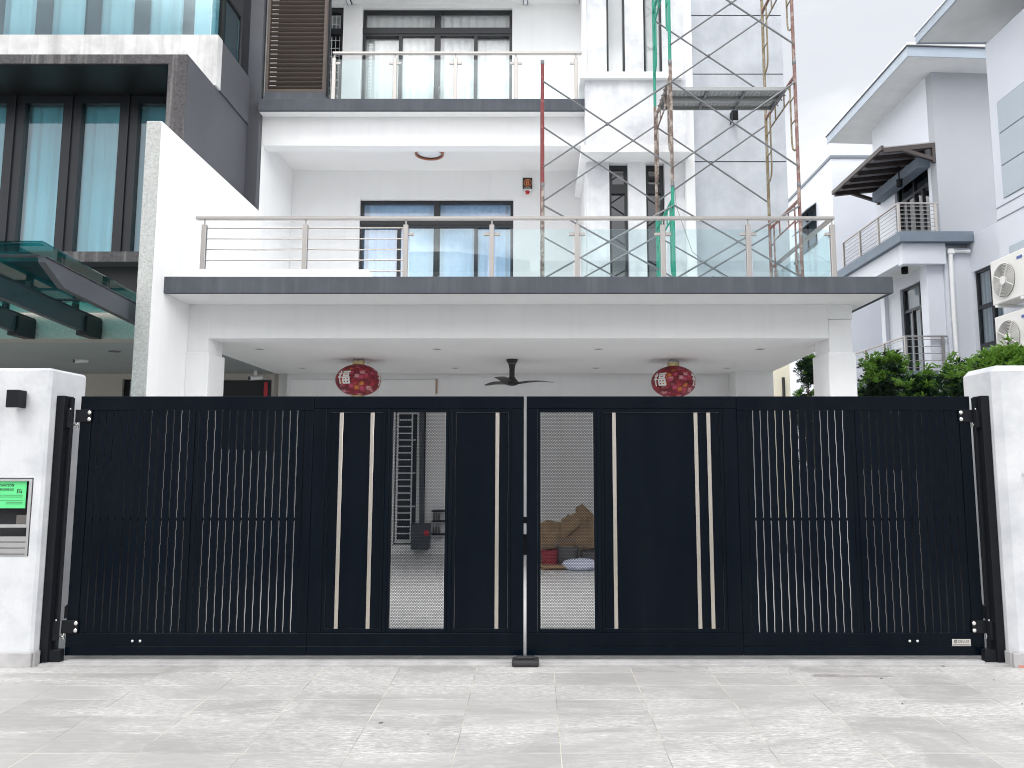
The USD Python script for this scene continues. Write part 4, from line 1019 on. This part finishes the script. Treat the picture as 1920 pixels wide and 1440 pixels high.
# air conditioner condensers on brackets
def condenser(label, zb_, y_far, x_f=8.0):
    h, w, d = .78, .92, .36
    t = thing('air_conditioner', label, 'air conditioner', (x_f, y_far - w / 2, zb_))
    B = lambda *a, **k: cbox(*a, **k)
    part(t, 'casing', B(x_f, x_f + d, y_far - w, y_far, zb_, zb_ + h, .015), 'ac_white')
    fy, fz, fr_ = y_far - .36, zb_ + .37, .29
    disc = trimesh.creation.cylinder(fr_, .012, sections=36); disc.apply_transform(trimesh.transformations.rotation_matrix(math.pi / 2, (0, 1, 0))); disc.apply_translation((x_f - .004, fy, fz))
    part(t, 'fan_opening', disc, 'ac_dark')
    rings = []
    for r_ in np.linspace(.07, .29, 10):
        an = np.linspace(0, 2 * math.pi, 33)
        rings.append(tube(np.stack([np.full(33, x_f - .018), fy + r_ * np.cos(an), fz + r_ * np.sin(an)], 1), .0055, 5))
    for k in range(4):
        a_ = k * math.pi / 2 + .5
        rings.append(rod((x_f - .02, fy + .07 * math.cos(a_), fz + .07 * math.sin(a_)), (x_f - .02, fy + .29 * math.cos(a_), fz + .29 * math.sin(a_)), .008))
    part(t, 'fan_guard', trimesh.util.concatenate(rings), 'ac_white', True)
    hub = trimesh.creation.cylinder(.075, .02, sections=24); hub.apply_transform(trimesh.transformations.rotation_matrix(math.pi / 2, (0, 1, 0))); hub.apply_translation((x_f - .022, fy, fz))
    part(t, 'hub', hub, 'ac_white')
    part(t, 'badge', box(x_f - .004, x_f - .001, y_far - .86, y_far - .72, zb_ + .63, zb_ + .68), 'ac_blue')
    for k in range(5):
        part(t, 'louvre', B(x_f + .07, x_f + .29, y_far - w - .016, y_far - w - .001, zb_ + .16 + k * .10, zb_ + .20 + k * .10, .004), 'ac_dark' if k % 2 else 'ac_white')
    part(t, 'valve_cover', B(x_f + .10, x_f + .3, y_far - w - .05, y_far - w - .017, zb_ + .06, zb_ + .20, .01), 'ac_white')
    for yy in (y_far - .12, y_far - w + .12):
        part(t, 'bracket', union([box(x_f - .02, XA, yy - .02, yy + .02, zb_ - .05, zb_ - .004), box(XA - .05, XA - .002, yy - .02, yy + .02, zb_ - .35, zb_ - .05)]), 'pvc_white')
    return t
yfar = 8.0 * F / (1862 - 1002) / 1.017
condenser('white air conditioner unit on the right wall, the upper of the two', Z(574, yfar), yfar)
condenser('white air conditioner unit on the right wall, the lower one half hidden by leaves', Z(574, yfar) - .99, yfar - .02)

# second right house, set further back
XB, YB2 = 10.86, 19.4
fb = thing('right_house', 'white and pale grey house behind the shrubs with two side balconies and blue eave', 'house', (XB, YB2, 0))
zr0 = Z(103, 18.6) ; zrt = Z(85, 18.6)
xw = X(1812, 445, YB2)
yback = 22.7
part(fb, 'front_wall', box(XB, 22, YB2, YB2 + .3, 3.6, zr0 + .3), 'cool_grey_wall')
sw = box(XB, XB + .3, YB2 + .301, yback, -1, zr0 + .2)
z2f, z1f = 7.71, 4.02
dA = (YB2 + .45, YB2 + 2.35); 
sw = sw - box(XB - .1, XB + .4, dA[0], dA[1], z2f, 10.05) - box(XB - .1, XB + .4, dA[0], dA[1], z1f, 6.75)
part(fb, 'side_wall', sw, 'cool_white')
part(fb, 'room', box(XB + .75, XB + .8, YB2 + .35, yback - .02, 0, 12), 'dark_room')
part(fb, 'pillar', cbox(XB - .45, XB - .002, YB2 - .02, YB2 + .34, -1, z2f - .36, .01), 'cool_white')
part(fb, 'lower_front', box(XB, xw, YB2 - .1, YB2 - .002, -1, z2f - .4), 'cool_white')
part(fb, 'lower_wing', box(xw, xw + 8, 12.8, YB2 - .002, -1, Z(445, YB2) - .02) - box(xw - .1, xw + .2, 17.9, 19.2, 3.7, Z(510, 19.2)), 'cool_white')
part(fb, 'rear_wall', box(XB, 22, yback + .001, yback + .3, -1, zr0), 'cool_white')
def side_window(name, x, ya, yb_, z0, z1, nm, ztr, gl, curtain=True, seed=0):
    cells = []
    f = .06
    ws = np.linspace(ya + f, yb_ - f, nm + 1)
    for k in range(nm):
        cells.append((ws[k] + .03, ws[k + 1] - .03, z0 + f, ztr - .04, .04 + .02 * (k % 2)))
    m2 = max(1, nm // 2)
    w2 = np.linspace(ya + f, yb_ - f, m2 + 1)
    for k in range(m2):
        cells.append((w2[k] + .03, w2[k + 1] - .03, ztr + .04, z1 - f, .04))
    return window(fb, name, ya, yb_, z0, z1, 0, cells, gl, depth=.1, curtain=[(ya, yb_)] if curtain else None, seed=seed, side=x)
side_window('balcony_door', XB + .08, dA[0] + .003, dA[1] - .003, z2f, 10.047, 4, 9.35, 'dark_glass', False)
side_window('balcony_door', XB + .08, dA[0] + .003, dA[1] - .003, z1f, 6.747, 4, 6.05, 'dark_glass', True, 31)
window(fb, 'window', 17.905, 19.195, 3.703, Z(510, 19.2) - .003, 0, [(17.96, 18.5, 3.75, 4.6, .04), (18.6, 19.14, 3.75, 4.6, .04), (17.96, 18.5, 4.7, 5.6, .04), (18.6, 19.14, 4.7, 5.6, .04), (17.96, 18.5, 5.7, Z(510, 19.2) - .07, .04), (18.6, 19.14, 5.7, Z(510, 19.2) - .07, .04)], 'dark_glass', curtain=[(17.95, 19.15)], seed=41, side=xw + .06)
# upper balcony slab, beams
xr_ = X(1684, 387, 19.3) - .12
part(fb, 'balcony_slab', cbox(xr_, xw - .004, 19.05, 23.2, z2f - .30, z2f - .02, .008), 'slab_blue')
part(fb, 'balcony_beam', cbox(xr_ + .12, XB - .005, 19.2, 19.45, z2f - .86, z2f - .302, .006), 'cool_white')
part(fb, 'balcony_beam', cbox(xr_ + .12, xr_ + .37, 19.451, 23.1, z2f - .80, z2f - .302, .006), 'cool_white')
part(fb, 'balcony_soffit', box(xr_ + .371, XB - .005, 19.46, 23.1, z2f - .62, z2f - .56), 'eave_white')
part(fb, 'balcony_slab', cbox(xr_ - .05, XB - .46, 19.05, 23.2, z1f - .22, z1f - .02, .008), 'slab_blue')
for yy in (23.0, ):
    part(fb, 'pilaster', cbox(XB - .12, XB - .002, 22.5, 22.68, -1, z2f - .87, .006), 'cool_white')
# roof with its eaves
xe0 = X(1702, 85, 18.6)
roofp = lambda x: -.030 * (x - xe0)
def sloped(x0, x1, ya, yb_, a, b):
    return Manifold.hull_points(np.array([(x, yy, zz + roofp(x)) for x in (x0, x1) for yy in (ya, yb_) for zz in (a, b)]))
part(fb, 'eave', sloped(xe0 + .01, 22, 18.62, 24.0, zr0, zr0 + .06), 'eave_white')
part(fb, 'eave_fascia', sloped(xe0, 22, 18.6, 18.619, zr0 - .03, zrt - .03), 'fascia_blue')
part(fb, 'eave_fascia', sloped(xe0 - .02, xe0 - .001, 18.6, 24.05, zr0 - .03, zrt - .03), 'fascia_blue')
part(fb, 'gutter', sloped(xe0 - .05, 22, 18.55, 24.1, zrt - .028, zrt - .005), 'groove')
part(fb, 'roof', sloped(xe0 - .03, 22, 18.57, 24.08, zrt - .004, zrt + .07), 'eave_white')
# awning over the upper balcony
aw = thing('awning', 'dark brown bracketed awning over the upper side balcony of the right house', 'awning', (XB, 21, 10))
x_out = 9.43; za_in, za_out = 10.27, 10.12; yaw0, yaw1 = 19.40, 22.75
part(aw, 'sheet', Manifold.hull_points(np.array([(x, yy, zz + dz) for yy in (yaw0, yaw1) for x, zz in ((x_out, za_out), (XB - .01, za_in)) for dz in (0, .03)])), 'awning_sheet')
part(aw, 'edge_beam', Manifold.hull_points(np.array([(x, yy, za_out + dz) for yy in (yaw0 - .02, yaw1 + .02) for x in (x_out - .05, x_out + .02) for dz in (-.06, .06)])), 'awning_brown')
for k in range(7):
    yy = yaw0 + .04 + k * (yaw1 - yaw0 - .1) / 6
    part(aw, 'rafter', Manifold.hull_points(np.array([(x, y_, zz + dz) for y_ in (yy - .05, yy + .05) for x, zz in ((x_out + .02, za_out), (XB - .005, za_in)) for dz in (-.13, -.003)])), 'awning_brown')
for yy in (yaw0 + .04, yaw1 - .06):
    br = part(aw, 'bracket', union([Manifold.hull_points(np.array([(x, y_, zz + dz) for y_ in (yy - .045, yy + .045) for x, zz in ((XB - .02, 9.80), (x_out + .50, 10.10)) for dz in (-.05, .05)])), box(XB - .09, XB - .006, yy - .045, yy + .045, 9.72, 10.2)]), 'awning_brown')
part(aw, 'valance', box(XB - .35, XB - .02, yaw0 + .3, yaw1 - .3, 9.70, 9.98), 'slab_blue')
# side balcony railings
def side_rail(label, zb_, h, n_side, nb):
    xf, yf, ybk = xr_ + .12, 19.3, 22.9
    t = thing('side_railing', label, 'railing', (xf, yf, zb_))
    zt__ = zb_ + h
    xe2 = XB - .05
    part(t, 'handrail', cbox(xf - .03, xe2, yf - .025, yf + .025, zt__ - .04, zt__, .005), 'stainless')
    part(t, 'handrail', cbox(xf - .025, xf + .025, yf + .026, ybk, zt__ - .04, zt__, .005), 'stainless')
    for x, yy in [(xf, yf), (xe2 - .12, yf)] + [(xf, yf + (k + 1) * (ybk - yf - .05) / n_side) for k in range(n_side)]:
        part(t, 'post', cbox(x - .03, x + .03, yy - .03, yy + .03, zb_, zt__ - .042, .004), 'stainless')
    for k in range(nb):
        z = zb_ + .10 + k * (h - .2) / (nb - 1)
        part(t, 'bar', rod((xf, yf, z), (xe2 - .1, yf, z), .010), 'stainless', True)
        part(t, 'bar', rod((xf, yf, z), (xf, ybk, z), .010), 'stainless', True)
side_rail('stainless steel bar railing of the upper side balcony of the right house', z2f - .018, .86, 3, 7)
side_rail('stainless steel bar railing of the lower side balcony, partly behind shrubs', z1f - .018, .95, 3, 5)
t = thing('pendant_lamp', 'black cylinder lamp under the upper side balcony of the right house', 'lamp', (10.25, 20.2, z2f - .62))
part(t, 'housing', lathe([(0, 0), (.09, 0), (.09, -.24), (.075, -.24), (.075, -.22), (0, -.22)], n=24), 'black_metal', 30, local=True)
part(t, 'mount', lathe([(0, .0), (.05, .0), (.05, -.004), (0, -.004)], n=24), 'black_metal', local=True)
t = thing('wall_lamp', 'black cylinder lamp under the brown awning of the right house', 'wall lamp', (XB - .42, 20.6, 9.70))
part(t, 'housing', lathe([(0, 0), (.085, 0), (.085, -.2), (.07, -.2), (.07, -.18), (0, -.18)], n=24), 'black_metal', 30, local=True)
part(t, 'stem', rod((0, 0, -.01), (0, 0, .42), .02), 'black_metal', True, local=True)
t = thing('drain_pipe', 'white rain pipe with an elbow on the front wall of the right house', 'pipe', (11.3, 19.2, 6.9))
pz_ = z2f - .52
xpp = X(1787, 560, 19.22)
part(t, 'pipe', tube([(xpp, 19.22, -1), (xpp, 19.22, pz_ - .05), (xpp + .015, 19.22, pz_ - .015), (xpp + .05, 19.22, pz_), (xw - .05, 19.22, pz_)], .055, 12), 'pvc_white', 40)
part(t, 'collar', cyl_z(xpp, 19.22, 5.3, 5.42, .063), 'pvc_white', 40)
part(t, 'elbow', cbox(xpp - .075, xpp + .10, 19.15, 19.29, pz_ - .09, pz_ + .07, .03), 'pvc_white')

# third block further back
fd = thing('far_right_house', 'white flat roofed house block rising behind the awning on the right', 'house', (10.74, 26, 0))
zd = Z(292, 26.0)
part(fd, 'block', box(10.74, 20, 26.0, 52, -1, zd - .1), 'cool_white')
part(fd, 'parapet_cap', box(10.70, 20, 25.95, 52, zd - .098, zd), 'blue_groove')
for k, (uu, v0_, v1_) in enumerate(((1520, 397, 470),)):
    Yc_ = 10.74 * F / (uu - 1002) / 1.02
    p = part(fd, 'awning_window', union([box(10.70, 10.735, Yc_ - .9, Yc_ + .7, Z(v1_, Yc_), Z(v0_, Yc_)) - box(10.6, 10.8, Yc_ - .82, Yc_ - .05, Z(v1_, Yc_) + .08, Z(v0_, Yc_) - .08) - box(10.6, 10.8, Yc_ + .05, Yc_ + .62, Z(v1_, Yc_) + .08, Z(v0_, Yc_) - .08)]), 'frame_black')
    part(p, 'pane', box(10.722, 10.728, Yc_ - .85, Yc_ + .65, Z(v1_, Yc_) + .05, Z(v0_, Yc_) - .05), 'dark_glass')
    for dz in (0, .55):
        part(p, 'sunshade', Manifold.hull_points(np.array([(x, yy, Z(v0_, Yc_) - dz + zz) for yy in (Yc_ - .95, Yc_ + .75) for x, zz in ((10.72, .05), (10.72, .0), (10.35, -.22), (10.35, -.25))])), 'blue_groove')
cw = thing('rear_boundary_wall', 'cream boundary wall seen past the back corner of the carport', 'wall', (7, 24, 0))
part(cw, 'wall_panel', box(X(1440, 700, 24), X(1481, 700, 24), 24, 24.2, -1, 6.2), 'cream_wall')
part(cw, 'downpipe', rod((X(1468, 700, 23.95), 23.93, 3.6), (X(1468, 700, 23.95), 23.93, 4.4), .05), 'black_plastic', True)
sbw = solo('boundary_wall', union([cbox(4.60, 4.72, 6.54, 13.2, -.6, 1.45, .006), cbox(4.58, 4.74, 6.54, 13.2, 1.451, 1.50, .006)]), 'white_paint', 'low white boundary wall between the carport and the shrubs, glimpsed through the gate slats', 'wall')

# ------------------------------------------------------------------ scaffold on the terrace
YS0, YS1 = 9.9, 11.2
sc = thing('scaffold', 'steel frame scaffold in red, green and rusty paint standing on the terrace before the tower', 'scaffold', (2, YS0, Z1))
XSF = [X(1017.5, 400, YS0), X(1262, 400, YS0), X(1500, 400, YS0)]
LV = [Z1 + .008, 5.39, 7.17, 8.95, 10.73]
cols = {(0, 0): ('scaffold_rust', 'scaffold_rust'), (0, 1): ('scaffold_red', 'scaffold_red'),
        (1, 0): ('scaffold_green', 'scaffold_green'), (1, 1): ('scaffold_rust', 'scaffold_rust'), (1, 2): ('scaffold_green', 'scaffold_green'), (1, 3): ('scaffold_green', 'scaffold_rust'),
        (2, 0): ('scaffold_pink', 'scaffold_pink'), (2, 1): ('scaffold_pink', 'scaffold_olive'), (2, 2): ('scaffold_pink', 'scaffold_olive'), (2, 3): ('scaffold_pink', 'scaffold_rust')}
R = .0235
for (i, l), (mf, mb) in cols.items():
    x = XSF[i]; z0, z1 = LV[l], LV[l + 1]
    lean = rng.uniform(-.012, .012, 2)
    pf = part(sc, 'standard', rod((x, YS0, z0 + .002), (x + lean[0] * .3, YS0, z1 - .002), R, 12), mf, True)
    pb = part(sc, 'standard', rod((x, YS1, z0 + .002), (x + lean[1] * .3, YS1, z1 - .002), R, 12), mb, True)
    zt_ = z1 - .20
    zi = zt_ - 1.05
    dy = .20
    m = [rod((x, YS0, zt_), (x, YS1, zt_), R * .95, 10)]
    ins = []
    for s, yy in ((1, YS0), (-1, YS1)):
        ins.append(tube([(x, yy + s * dy, zt_), (x, yy + s * dy, zi + .16), (x, yy + s * (dy - .03), zi + .06), (x, yy + s * (dy - .09), zi + .015), (x, yy + s * .015, zi)], .0135, 8))
        for q in (.28, .62): ins.append(rod((x, yy, zt_ - q), (x, yy + s * dy, zt_ - q), .011, 6))
    ins.append(rod((x, YS0 + dy, zt_ - .24), (x, YS1 - dy, zt_ - .24), .0125, 8))
    for q in (.35, .65):
        yq_ = YS0 + (YS1 - YS0) * q; ins.append(rod((x, yq_, zt_), (x, yq_, zt_ - .24), .011, 6))
    part(sc, 'ledger', trimesh.util.concatenate(m), mf, True)
    part(sc, 'inner_ladder', trimesh.util.concatenate(ins), mb, True)
    if l == 0:
        for yy in (YS0, YS1): part(sc, 'base_plate', cbox(x - .07, x + .07, yy - .07, yy + .07, Z1 - .003, Z1 + .006, .002), 'scaffold_rust')
    part(sc, 'spigot', rod((x, YS0, z1 - .03), (x, YS0, z1 + .03), R * 1.14, 12), 'galvanised', True)
for i in (0, 1):
    for l in (0, 1, 2, 3):
        if i == 0 and l > 1: continue
        za, zb_ = LV[l] + (.25 if l else .22), LV[l + 1] - .30
        for yy, s in ((YS0, -1), (YS1, 1)):
            o = s * .03
            a, b = XSF[i] + .01, XSF[i + 1] - .01
            sag = rng.uniform(-.01, .01)
            br = part(sc, 'cross_brace', rod((a, yy + o, za), (b, yy + o, zb_ + sag), .0132, 8), 'galvanised', True)
            part(sc, 'cross_brace', rod((a, yy + o + .012 * s, zb_), (b, yy + o + .012 * s, za - sag), .0132, 8), 'galvanised', True)
            part(br, 'brace_bolt', cyl_y((a + b) / 2, yy + o - .03, yy + o + .03, (za + zb_) / 2, .016, 8), 'galvanised')
for k in range(2):
    ya = YS0 + .22 + k * .31; zpk = Z(168, YS0 + .2)
    x0, x1 = XSF[1] + .0, XSF[2] - .03
    pk = box(x0, x1, ya, ya + .29, zpk, zpk + .05) - box(x0 - 1, x1 + 1, ya + .015, ya + .275, zpk - .1, zpk + .044)
    holes = [Manifold.cylinder(.2, .009, .009, 6).translate((x0 + .12 + q * .062, ya + .05 + r_ * .0475, zpk)) for q in range(26) for r_ in range(5)]
    p = part(sc, 'plank', pk - union(holes), 'plank_steel', label='steel scaffold plank with punched holes')
    for q in range(4):
        xx = x0 + .02 + q * (x1 - x0 - .08) / 3
        part(p, 'cross_rib', box(xx, xx + .04, ya + .016, ya + .274, zpk + .004, zpk + .03), 'galvanised')
    for xx in (x0, x1):
        for yy in (ya + .06, ya + .23):
            part(p, 'hook', tube([(xx, yy, zpk + .03), (xx + (.03 if xx == x1 else -.03), yy, zpk + .06), (xx + (.05 if xx == x1 else -.05), yy, zpk + .035)], .010, 6), 'galvanised', True)
part(sc, 'hanging_wire', tube([(XSF[1] + .02, YS0 + .05, 5.6), (XSF[1] + .05, YS0 + .02, 5.1), (XSF[1] + .25, YS0, 4.45), (XSF[1] + .62, YS0 - .05, 4.12), (XSF[1] + .70, YS0 - .05, 4.06), (XSF[1] + .5, YS0 - .05, 4.10)], .004, 5), 'galvanised', True)

# ------------------------------------------------------------------ things lying in the carport, seen through the perforated sheets
def jitterbox(x0, x1, y0_, y1_, z0, z1, seed, amt=.02):
    t = tri(cbox(x0, x1, y0_, y1_, z0, z1, .02).refine_to_length(.12)); n = meshkit.fbm(t.vertices * 4 + seed, 3, seed) - .5
    t.vertices += n[:, None] * np.array([amt, amt, amt * 1.5]); return t
yj = 12.0
jx = lambda u: X(u, 1000, yj)
c1 = thing('cardboard_box', 'brown cardboard box leaning on the pile inside the carport, behind the right perforated strip', 'box', (jx(1060), yj, 0))
part(c1, 'carton', jitterbox(jx(1010), jx(1085), yj, yj + .45, .02, .62, 3), 'carton')
part(c1, 'flap', Manifold.hull_points(np.array([(jx(1050), yj + .1, .60), (jx(1084), yj + .1, .60), (jx(1066), yj + .05, .80), (jx(1050), yj + .12, .61), (jx(1066), yj + .065, .80)])), 'carton')
c2 = thing('cardboard_box', 'larger brown cardboard box standing right in the carport pile', 'box', (jx(1110), yj + .1, 0))
part(c2, 'carton', jitterbox(jx(1090), jx(1150), yj + .1, yj + .6, .02, .70, 5), 'carton')
part(c2, 'tape', box(jx(1115), jx(1121), yj + .08, yj + .085, .05, .65), 'timber')
for k, (ua, ub, za, zb_, dy) in enumerate(((1008, 1062, .70, .78, .1), (1050, 1100, .78, .98, .02), (1078, 1122, .95, .88, .2))):
    t = thing('cardboard_sheet', ['torn cardboard sheet leaning left on the carton pile', 'slanting cardboard sheet in the middle of the carton pile', 'cardboard sheet standing at the right of the carton pile'][k], 'cardboard', (jx(ua), yj, .3))
    p0, p1 = jx(ua), jx(ub)
    top = [(p0 + .02, za - .06, dy), (p0 + .35 * (p1 - p0), za, dy), (p1 - .12 * (p1 - p0), zb_ - .12, dy), (p1, zb_ - .2, dy)]
    part(t, 'sheet', Manifold.hull_points(np.array([(x, yy, zz) for x, zz, yo_ in [(p0, .25, -.12), (p1, .30, -.12)] + top for yy in (yj + yo_ - .03, yj + yo_ - .024)])), 'carton')
    part(t, 'torn_flap', Manifold.hull_points(np.array([(x, yy, zz) for x, zz, yo_ in ((p0 + .15 * (p1 - p0), za - .2, dy), (p1 - .2 * (p1 - p0), zb_ - .22, dy), (p1 - .28 * (p1 - p0), zb_ - .34, dy - .14), (p0 + .2 * (p1 - p0), za - .33, dy - .12)) for yy in (yj + yo_ - .045, yj + yo_ - .038)])), 'carton')
b1 = thing('rubble_sack', 'white and blue plastic sack on the carport floor before the boxes', 'sack', (jx(1085), yj - .5, 0))
m = trimesh.creation.icosphere(3, 1.0); m.vertices *= (.30, .2, .10); m.vertices *= (1 + .35 * (meshkit.fbm(m.vertices * 5, 3, 4) - .5))[:, None]; m.vertices[:, 2] = np.maximum(m.vertices[:, 2], -.07)
m.apply_translation((jx(1085), yj - .5, .075)); part(b1, 'sack_body', m, 'bag_white', True)
m = trimesh.creation.icosphere(2, 1.0); m.vertices *= (.08, .06, .04); m.apply_translation((jx(1112), yj - .5, .12)); part(b1, 'tied_neck', m, 'cloth_red', True)
for k, (uu, rr_, mm) in enumerate(((1030, .14, 'cloth_red'), (1062, .17, 'ac_dark'), (1100, .13, 'ac_dark'))):
    t = thing('bucket', ['dull red bucket', 'dark wide bucket', 'small dark bucket'][k] + ' in front of the cardboard boxes in the carport', 'bucket', (jx(uu), yj - .25, 0))
    part(t, 'pail', lathe([(0, .01), (rr_ * .8, .01), (rr_, rr_ * 1.9), (rr_ * .95, rr_ * 1.9), (rr_ * .77, .03), (0, .03)], n=24), mm, 40, local=True)
    part(t, 'handle', tube([(-rr_, 0, rr_ * 1.85), (-rr_ * .6, .02, rr_ * 2.5), (rr_ * .6, .02, rr_ * 2.5), (rr_, 0, rr_ * 1.85)], .006, 6), 'galvanised', True, local=True)
for k in range(4):
    t = solo('timber_plank', cbox(jx(1008) + .03 * k, jx(1118) - .06 * k, yj - .42 - .06 * k, yj - .34 - .06 * k, .004 + .03 * (k % 2), .034 + .03 * (k % 2), .003), 'timber', ['grey timber plank lying nearest the boxes', 'second timber plank from the boxes', 'third timber plank from the boxes', 'timber plank lying farthest from the boxes'][k] + ' on the carport floor', 'plank')
mbx = thing('meter_box', 'dark grey metal cabinet with a red knob beside the entrance door', 'cabinet', (X(790, 1000, YB), YB - .1, .3))
part(mbx, 'case', cbox(X(774, 1000, YB), X(808, 1000, YB), YB - .22, YB - .004, Z(1028, YB), Z(980, YB), .01), 'steel_beam')
part(mbx, 'knob', dome_bolt(X(803, 997, YB), YB - .225, Z(997, YB), .05), 'siren_red', True)
part(mbx, 'conduit', rod((X(792, 980, YB), YB - .08, Z(980, YB)), (X(792, 772, YB), YB - .08, Z(772, YB)), .045), 'steel_beam', True)
hk = thing('wall_rack', 'small dark rack with bottles on the white wall right of the entrance door', 'rack', (X(824, 970, YB), YB - .1, .6))
for v in (957, 976, 1000): part(hk, 'shelf', box(X(812, 970, YB), X(840, 970, YB), YB - .2, YB - .004, Z(v, YB) - .012, Z(v, YB) + .012), 'black_metal')
for k in range(6):
    xx = X(815, 970, YB) + .045 * (k % 3) ; zz = Z(976 if k < 3 else 1000, YB) + .012
    part(hk, 'bottle', lathe([(0, 0), (.018, 0), (.018, .09), (.007, .12), (.007, .14), (0, .14)], loc=(xx, YB - .1, zz), n=12), 'ac_dark', 40)
fx = thing('fire_extinguisher', 'red sign plate on the dark recess at the left end of the carport', 'sign', (X(500, 722, YW), YW, 2.6))
part(fx, 'plate', cbox(X(496, 722, YW), X(503, 722, YW), YW - .03, YW - .012, Z(760, YW), Z(717, YW), .003), 'siren_red')

# ------------------------------------------------------------------ shrubs beyond the boundary wall
def leaf_clump(n, r, L, seed, up=.35):
    """one twig end: a whorl of narrow folded leaves"""
    q = np.random.default_rng(seed); v, f = [], []
    for k in range(n):
        th = q.uniform(0, 2 * math.pi); el = q.uniform(-.25, 1.25)
        d = np.array([math.cos(th) * math.cos(el), math.sin(th) * math.cos(el), math.sin(el) + up * .3]); d /= np.linalg.norm(d)
        s = np.cross(d, [0, 0, 1.0]); s /= np.linalg.norm(s) + 1e-9; nn = np.cross(s, d)
        base = d * r * q.uniform(.0, .5) + np.array([0, 0, q.uniform(-.5, .5) * r])
        l = L * q.uniform(.7, 1.2); w = l * .13
        mid = base + d * l * .5 - nn * 0
        tip = base + d * l - np.array([0, 0, l * q.uniform(.05, .3)])
        o = len(v)
        v += [base, mid + s * w + nn * w * .5, tip, mid - s * w + nn * w * .5]
        f += [(o, o + 1, o + 2), (o, o + 2, o + 3)]
    return np.array(v), np.array(f)
CL = [leaf_clump(18, .045, .085, 100 + k) for k in range(6)]
def shrub(label, x, y_, z_base, z_top, rx_, ry_, n_dark, n_light, seed, lobes=6, light=1.0):
    q = np.random.default_rng(seed)
    H = z_top - z_base
    t = thing('shrub', label, 'shrub', (x, y_, z_base))
    wood = []
    lob = []
    for k in range(lobes):
        hz = q.uniform(.45, .9) if k else .98 - .16
        off = np.array([q.uniform(-.62, .62) * rx_, q.uniform(-.6, .6) * ry_, 0]) * (1.1 - .4 * hz if k else .2)
        lob.append((off + np.array([0, 0, hz * H]), q.uniform(.28, .42) * min(rx_, ry_) + .10))
        wood.append(tube([(x, y_, z_base - .3), (x + off[0] * .35, y_ + off[1] * .35, z_base + hz * H * .45), (x + off[0], y_ + off[1], z_base + hz * H)], [.03, .02, .008], 6))
    part(t, 'trunk', trimesh.util.concatenate(wood), 'bark', True)
    def scatter(n, outer, scale, s2):
        V_, F_, o = [], [], 0
        for k in range(n):
            c, r_ = lob[int(q.integers(lobes))] if q.random() < .8 else (np.array([0, 0, H * q.uniform(.2, .6)]), rx_ * .8)
            d = q.normal(size=3); d /= np.linalg.norm(d)
            if outer: d[2] = abs(d[2]) * .9 + .15
            rad = r_ * (q.uniform(.85, 1.2) if outer else q.uniform(.2, 1.1) ** .6) * (1 + .35 * math.sin(7 * d[0] + seed) * math.sin(5 * d[1] + 2 * seed))
            p = c + d * rad * np.array([1, 1, 1.1])
            if p[2] > H * 1.03: p[2] = H * q.uniform(.9, 1.03)
            vv, ff = CL[int(q.integers(6))]
            a = q.uniform(0, 6.28); ca, sa = math.cos(a), math.sin(a); sc_ = scale * q.uniform(.75, 1.25)
            w_ = np.stack([vv[:, 0] * ca - vv[:, 1] * sa, vv[:, 0] * sa + vv[:, 1] * ca, vv[:, 2]], 1) * sc_
            tilt = d * .35
            w_ = w_ + np.outer(w_[:, 2], [tilt[0], tilt[1], 0])
            V_.append(w_ + p + np.array([x, y_, z_base])); F_.append(ff + o); o += len(vv)
        return trimesh.Trimesh(np.vstack(V_), np.vstack(F_), process=False)
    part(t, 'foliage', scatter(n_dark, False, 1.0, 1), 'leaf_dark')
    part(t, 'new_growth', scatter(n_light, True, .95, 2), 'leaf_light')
def shr(label, u, v_top, Y, w_px, n1, n2, seed, zb_=0.3, **k):
    x, z = at(u, v_top, Y); rx_ = abs(X(u + w_px / 2, v_top, Y) - x)
    shrub(label, x, Y, zb_, z, rx_, rx_ * .85, int(n1 * 1.5), int(n2 * 1.45), seed, **k)
shr('slender dark green shrub seen between the back of the carport and its right column', 1514, 650, 17.0, 62, 460, 120, 1, lobes=9)
shr('bushy green shrub just right of the carport column with a pointed top', 1660, 640, 11.8, 120, 480, 280, 2, lobes=9)
shr('low dark green shrub in front of the lower side balcony', 1738, 694, 10.6, 110, 480, 160, 3)
shr('yellow green shrub in front of the drain pipe', 1800, 676, 9.4, 120, 360, 340, 4, lobes=8)
shr('bright green shrub below the air conditioner units', 1858, 650, 8.3, 130, 380, 380, 5, lobes=9)
shr('tall green shrub at the right edge above the right gate pillar', 1908, 628, 7.7, 110, 340, 330, 6, lobes=8)
shr('small dark green shrub low beside the carport column', 1622, 700, 12.4, 84, 420, 140, 8)

# ------------------------------------------------------------------ the row across the road, which the window glass mirrors
op = thing('opposite_house', 'white three storey row of houses across the road, mirrored in the window glass', 'house', (0, -16, 0))
yo = -14.5
ow = box(-32, 32, yo - 8, yo, -1, 10.2)
wn = [(-30 + 3.0 * k + (.4 if k % 2 else 0), z) for k in range(20) for z in (1.2, 4.6, 8.2)]
ow = ow - union([box(a, a + 1.7, yo - .25, yo + .1, z, z + 1.5) for a, z in wn])
part(op, 'wall', ow, 'white_paint')
for k in range(4):
    a = -32 + 16 * k
    h = 10.6 + .5 * (k % 2)
    part(op, 'roof', Manifold.hull_points(np.array([(a + .2, yo + .9, 10.21), (a + 15.8, yo + .9, 10.21), (a + .2, yo + .9, 10.45), (a + 15.8, yo + .9, 10.45), (a + 4, yo - 4, h + 1.2), (a + 12, yo - 4, h + 1.2), (a + .2, yo - 9, 10.21), (a + 15.8, yo - 9, 10.21)])), 'roof_tile_far')
for a, z in wn: part(op, 'window', box(a + .003, a + 1.697, yo - .22, yo - .2, z + .003, z + 1.497), 'dark_room')
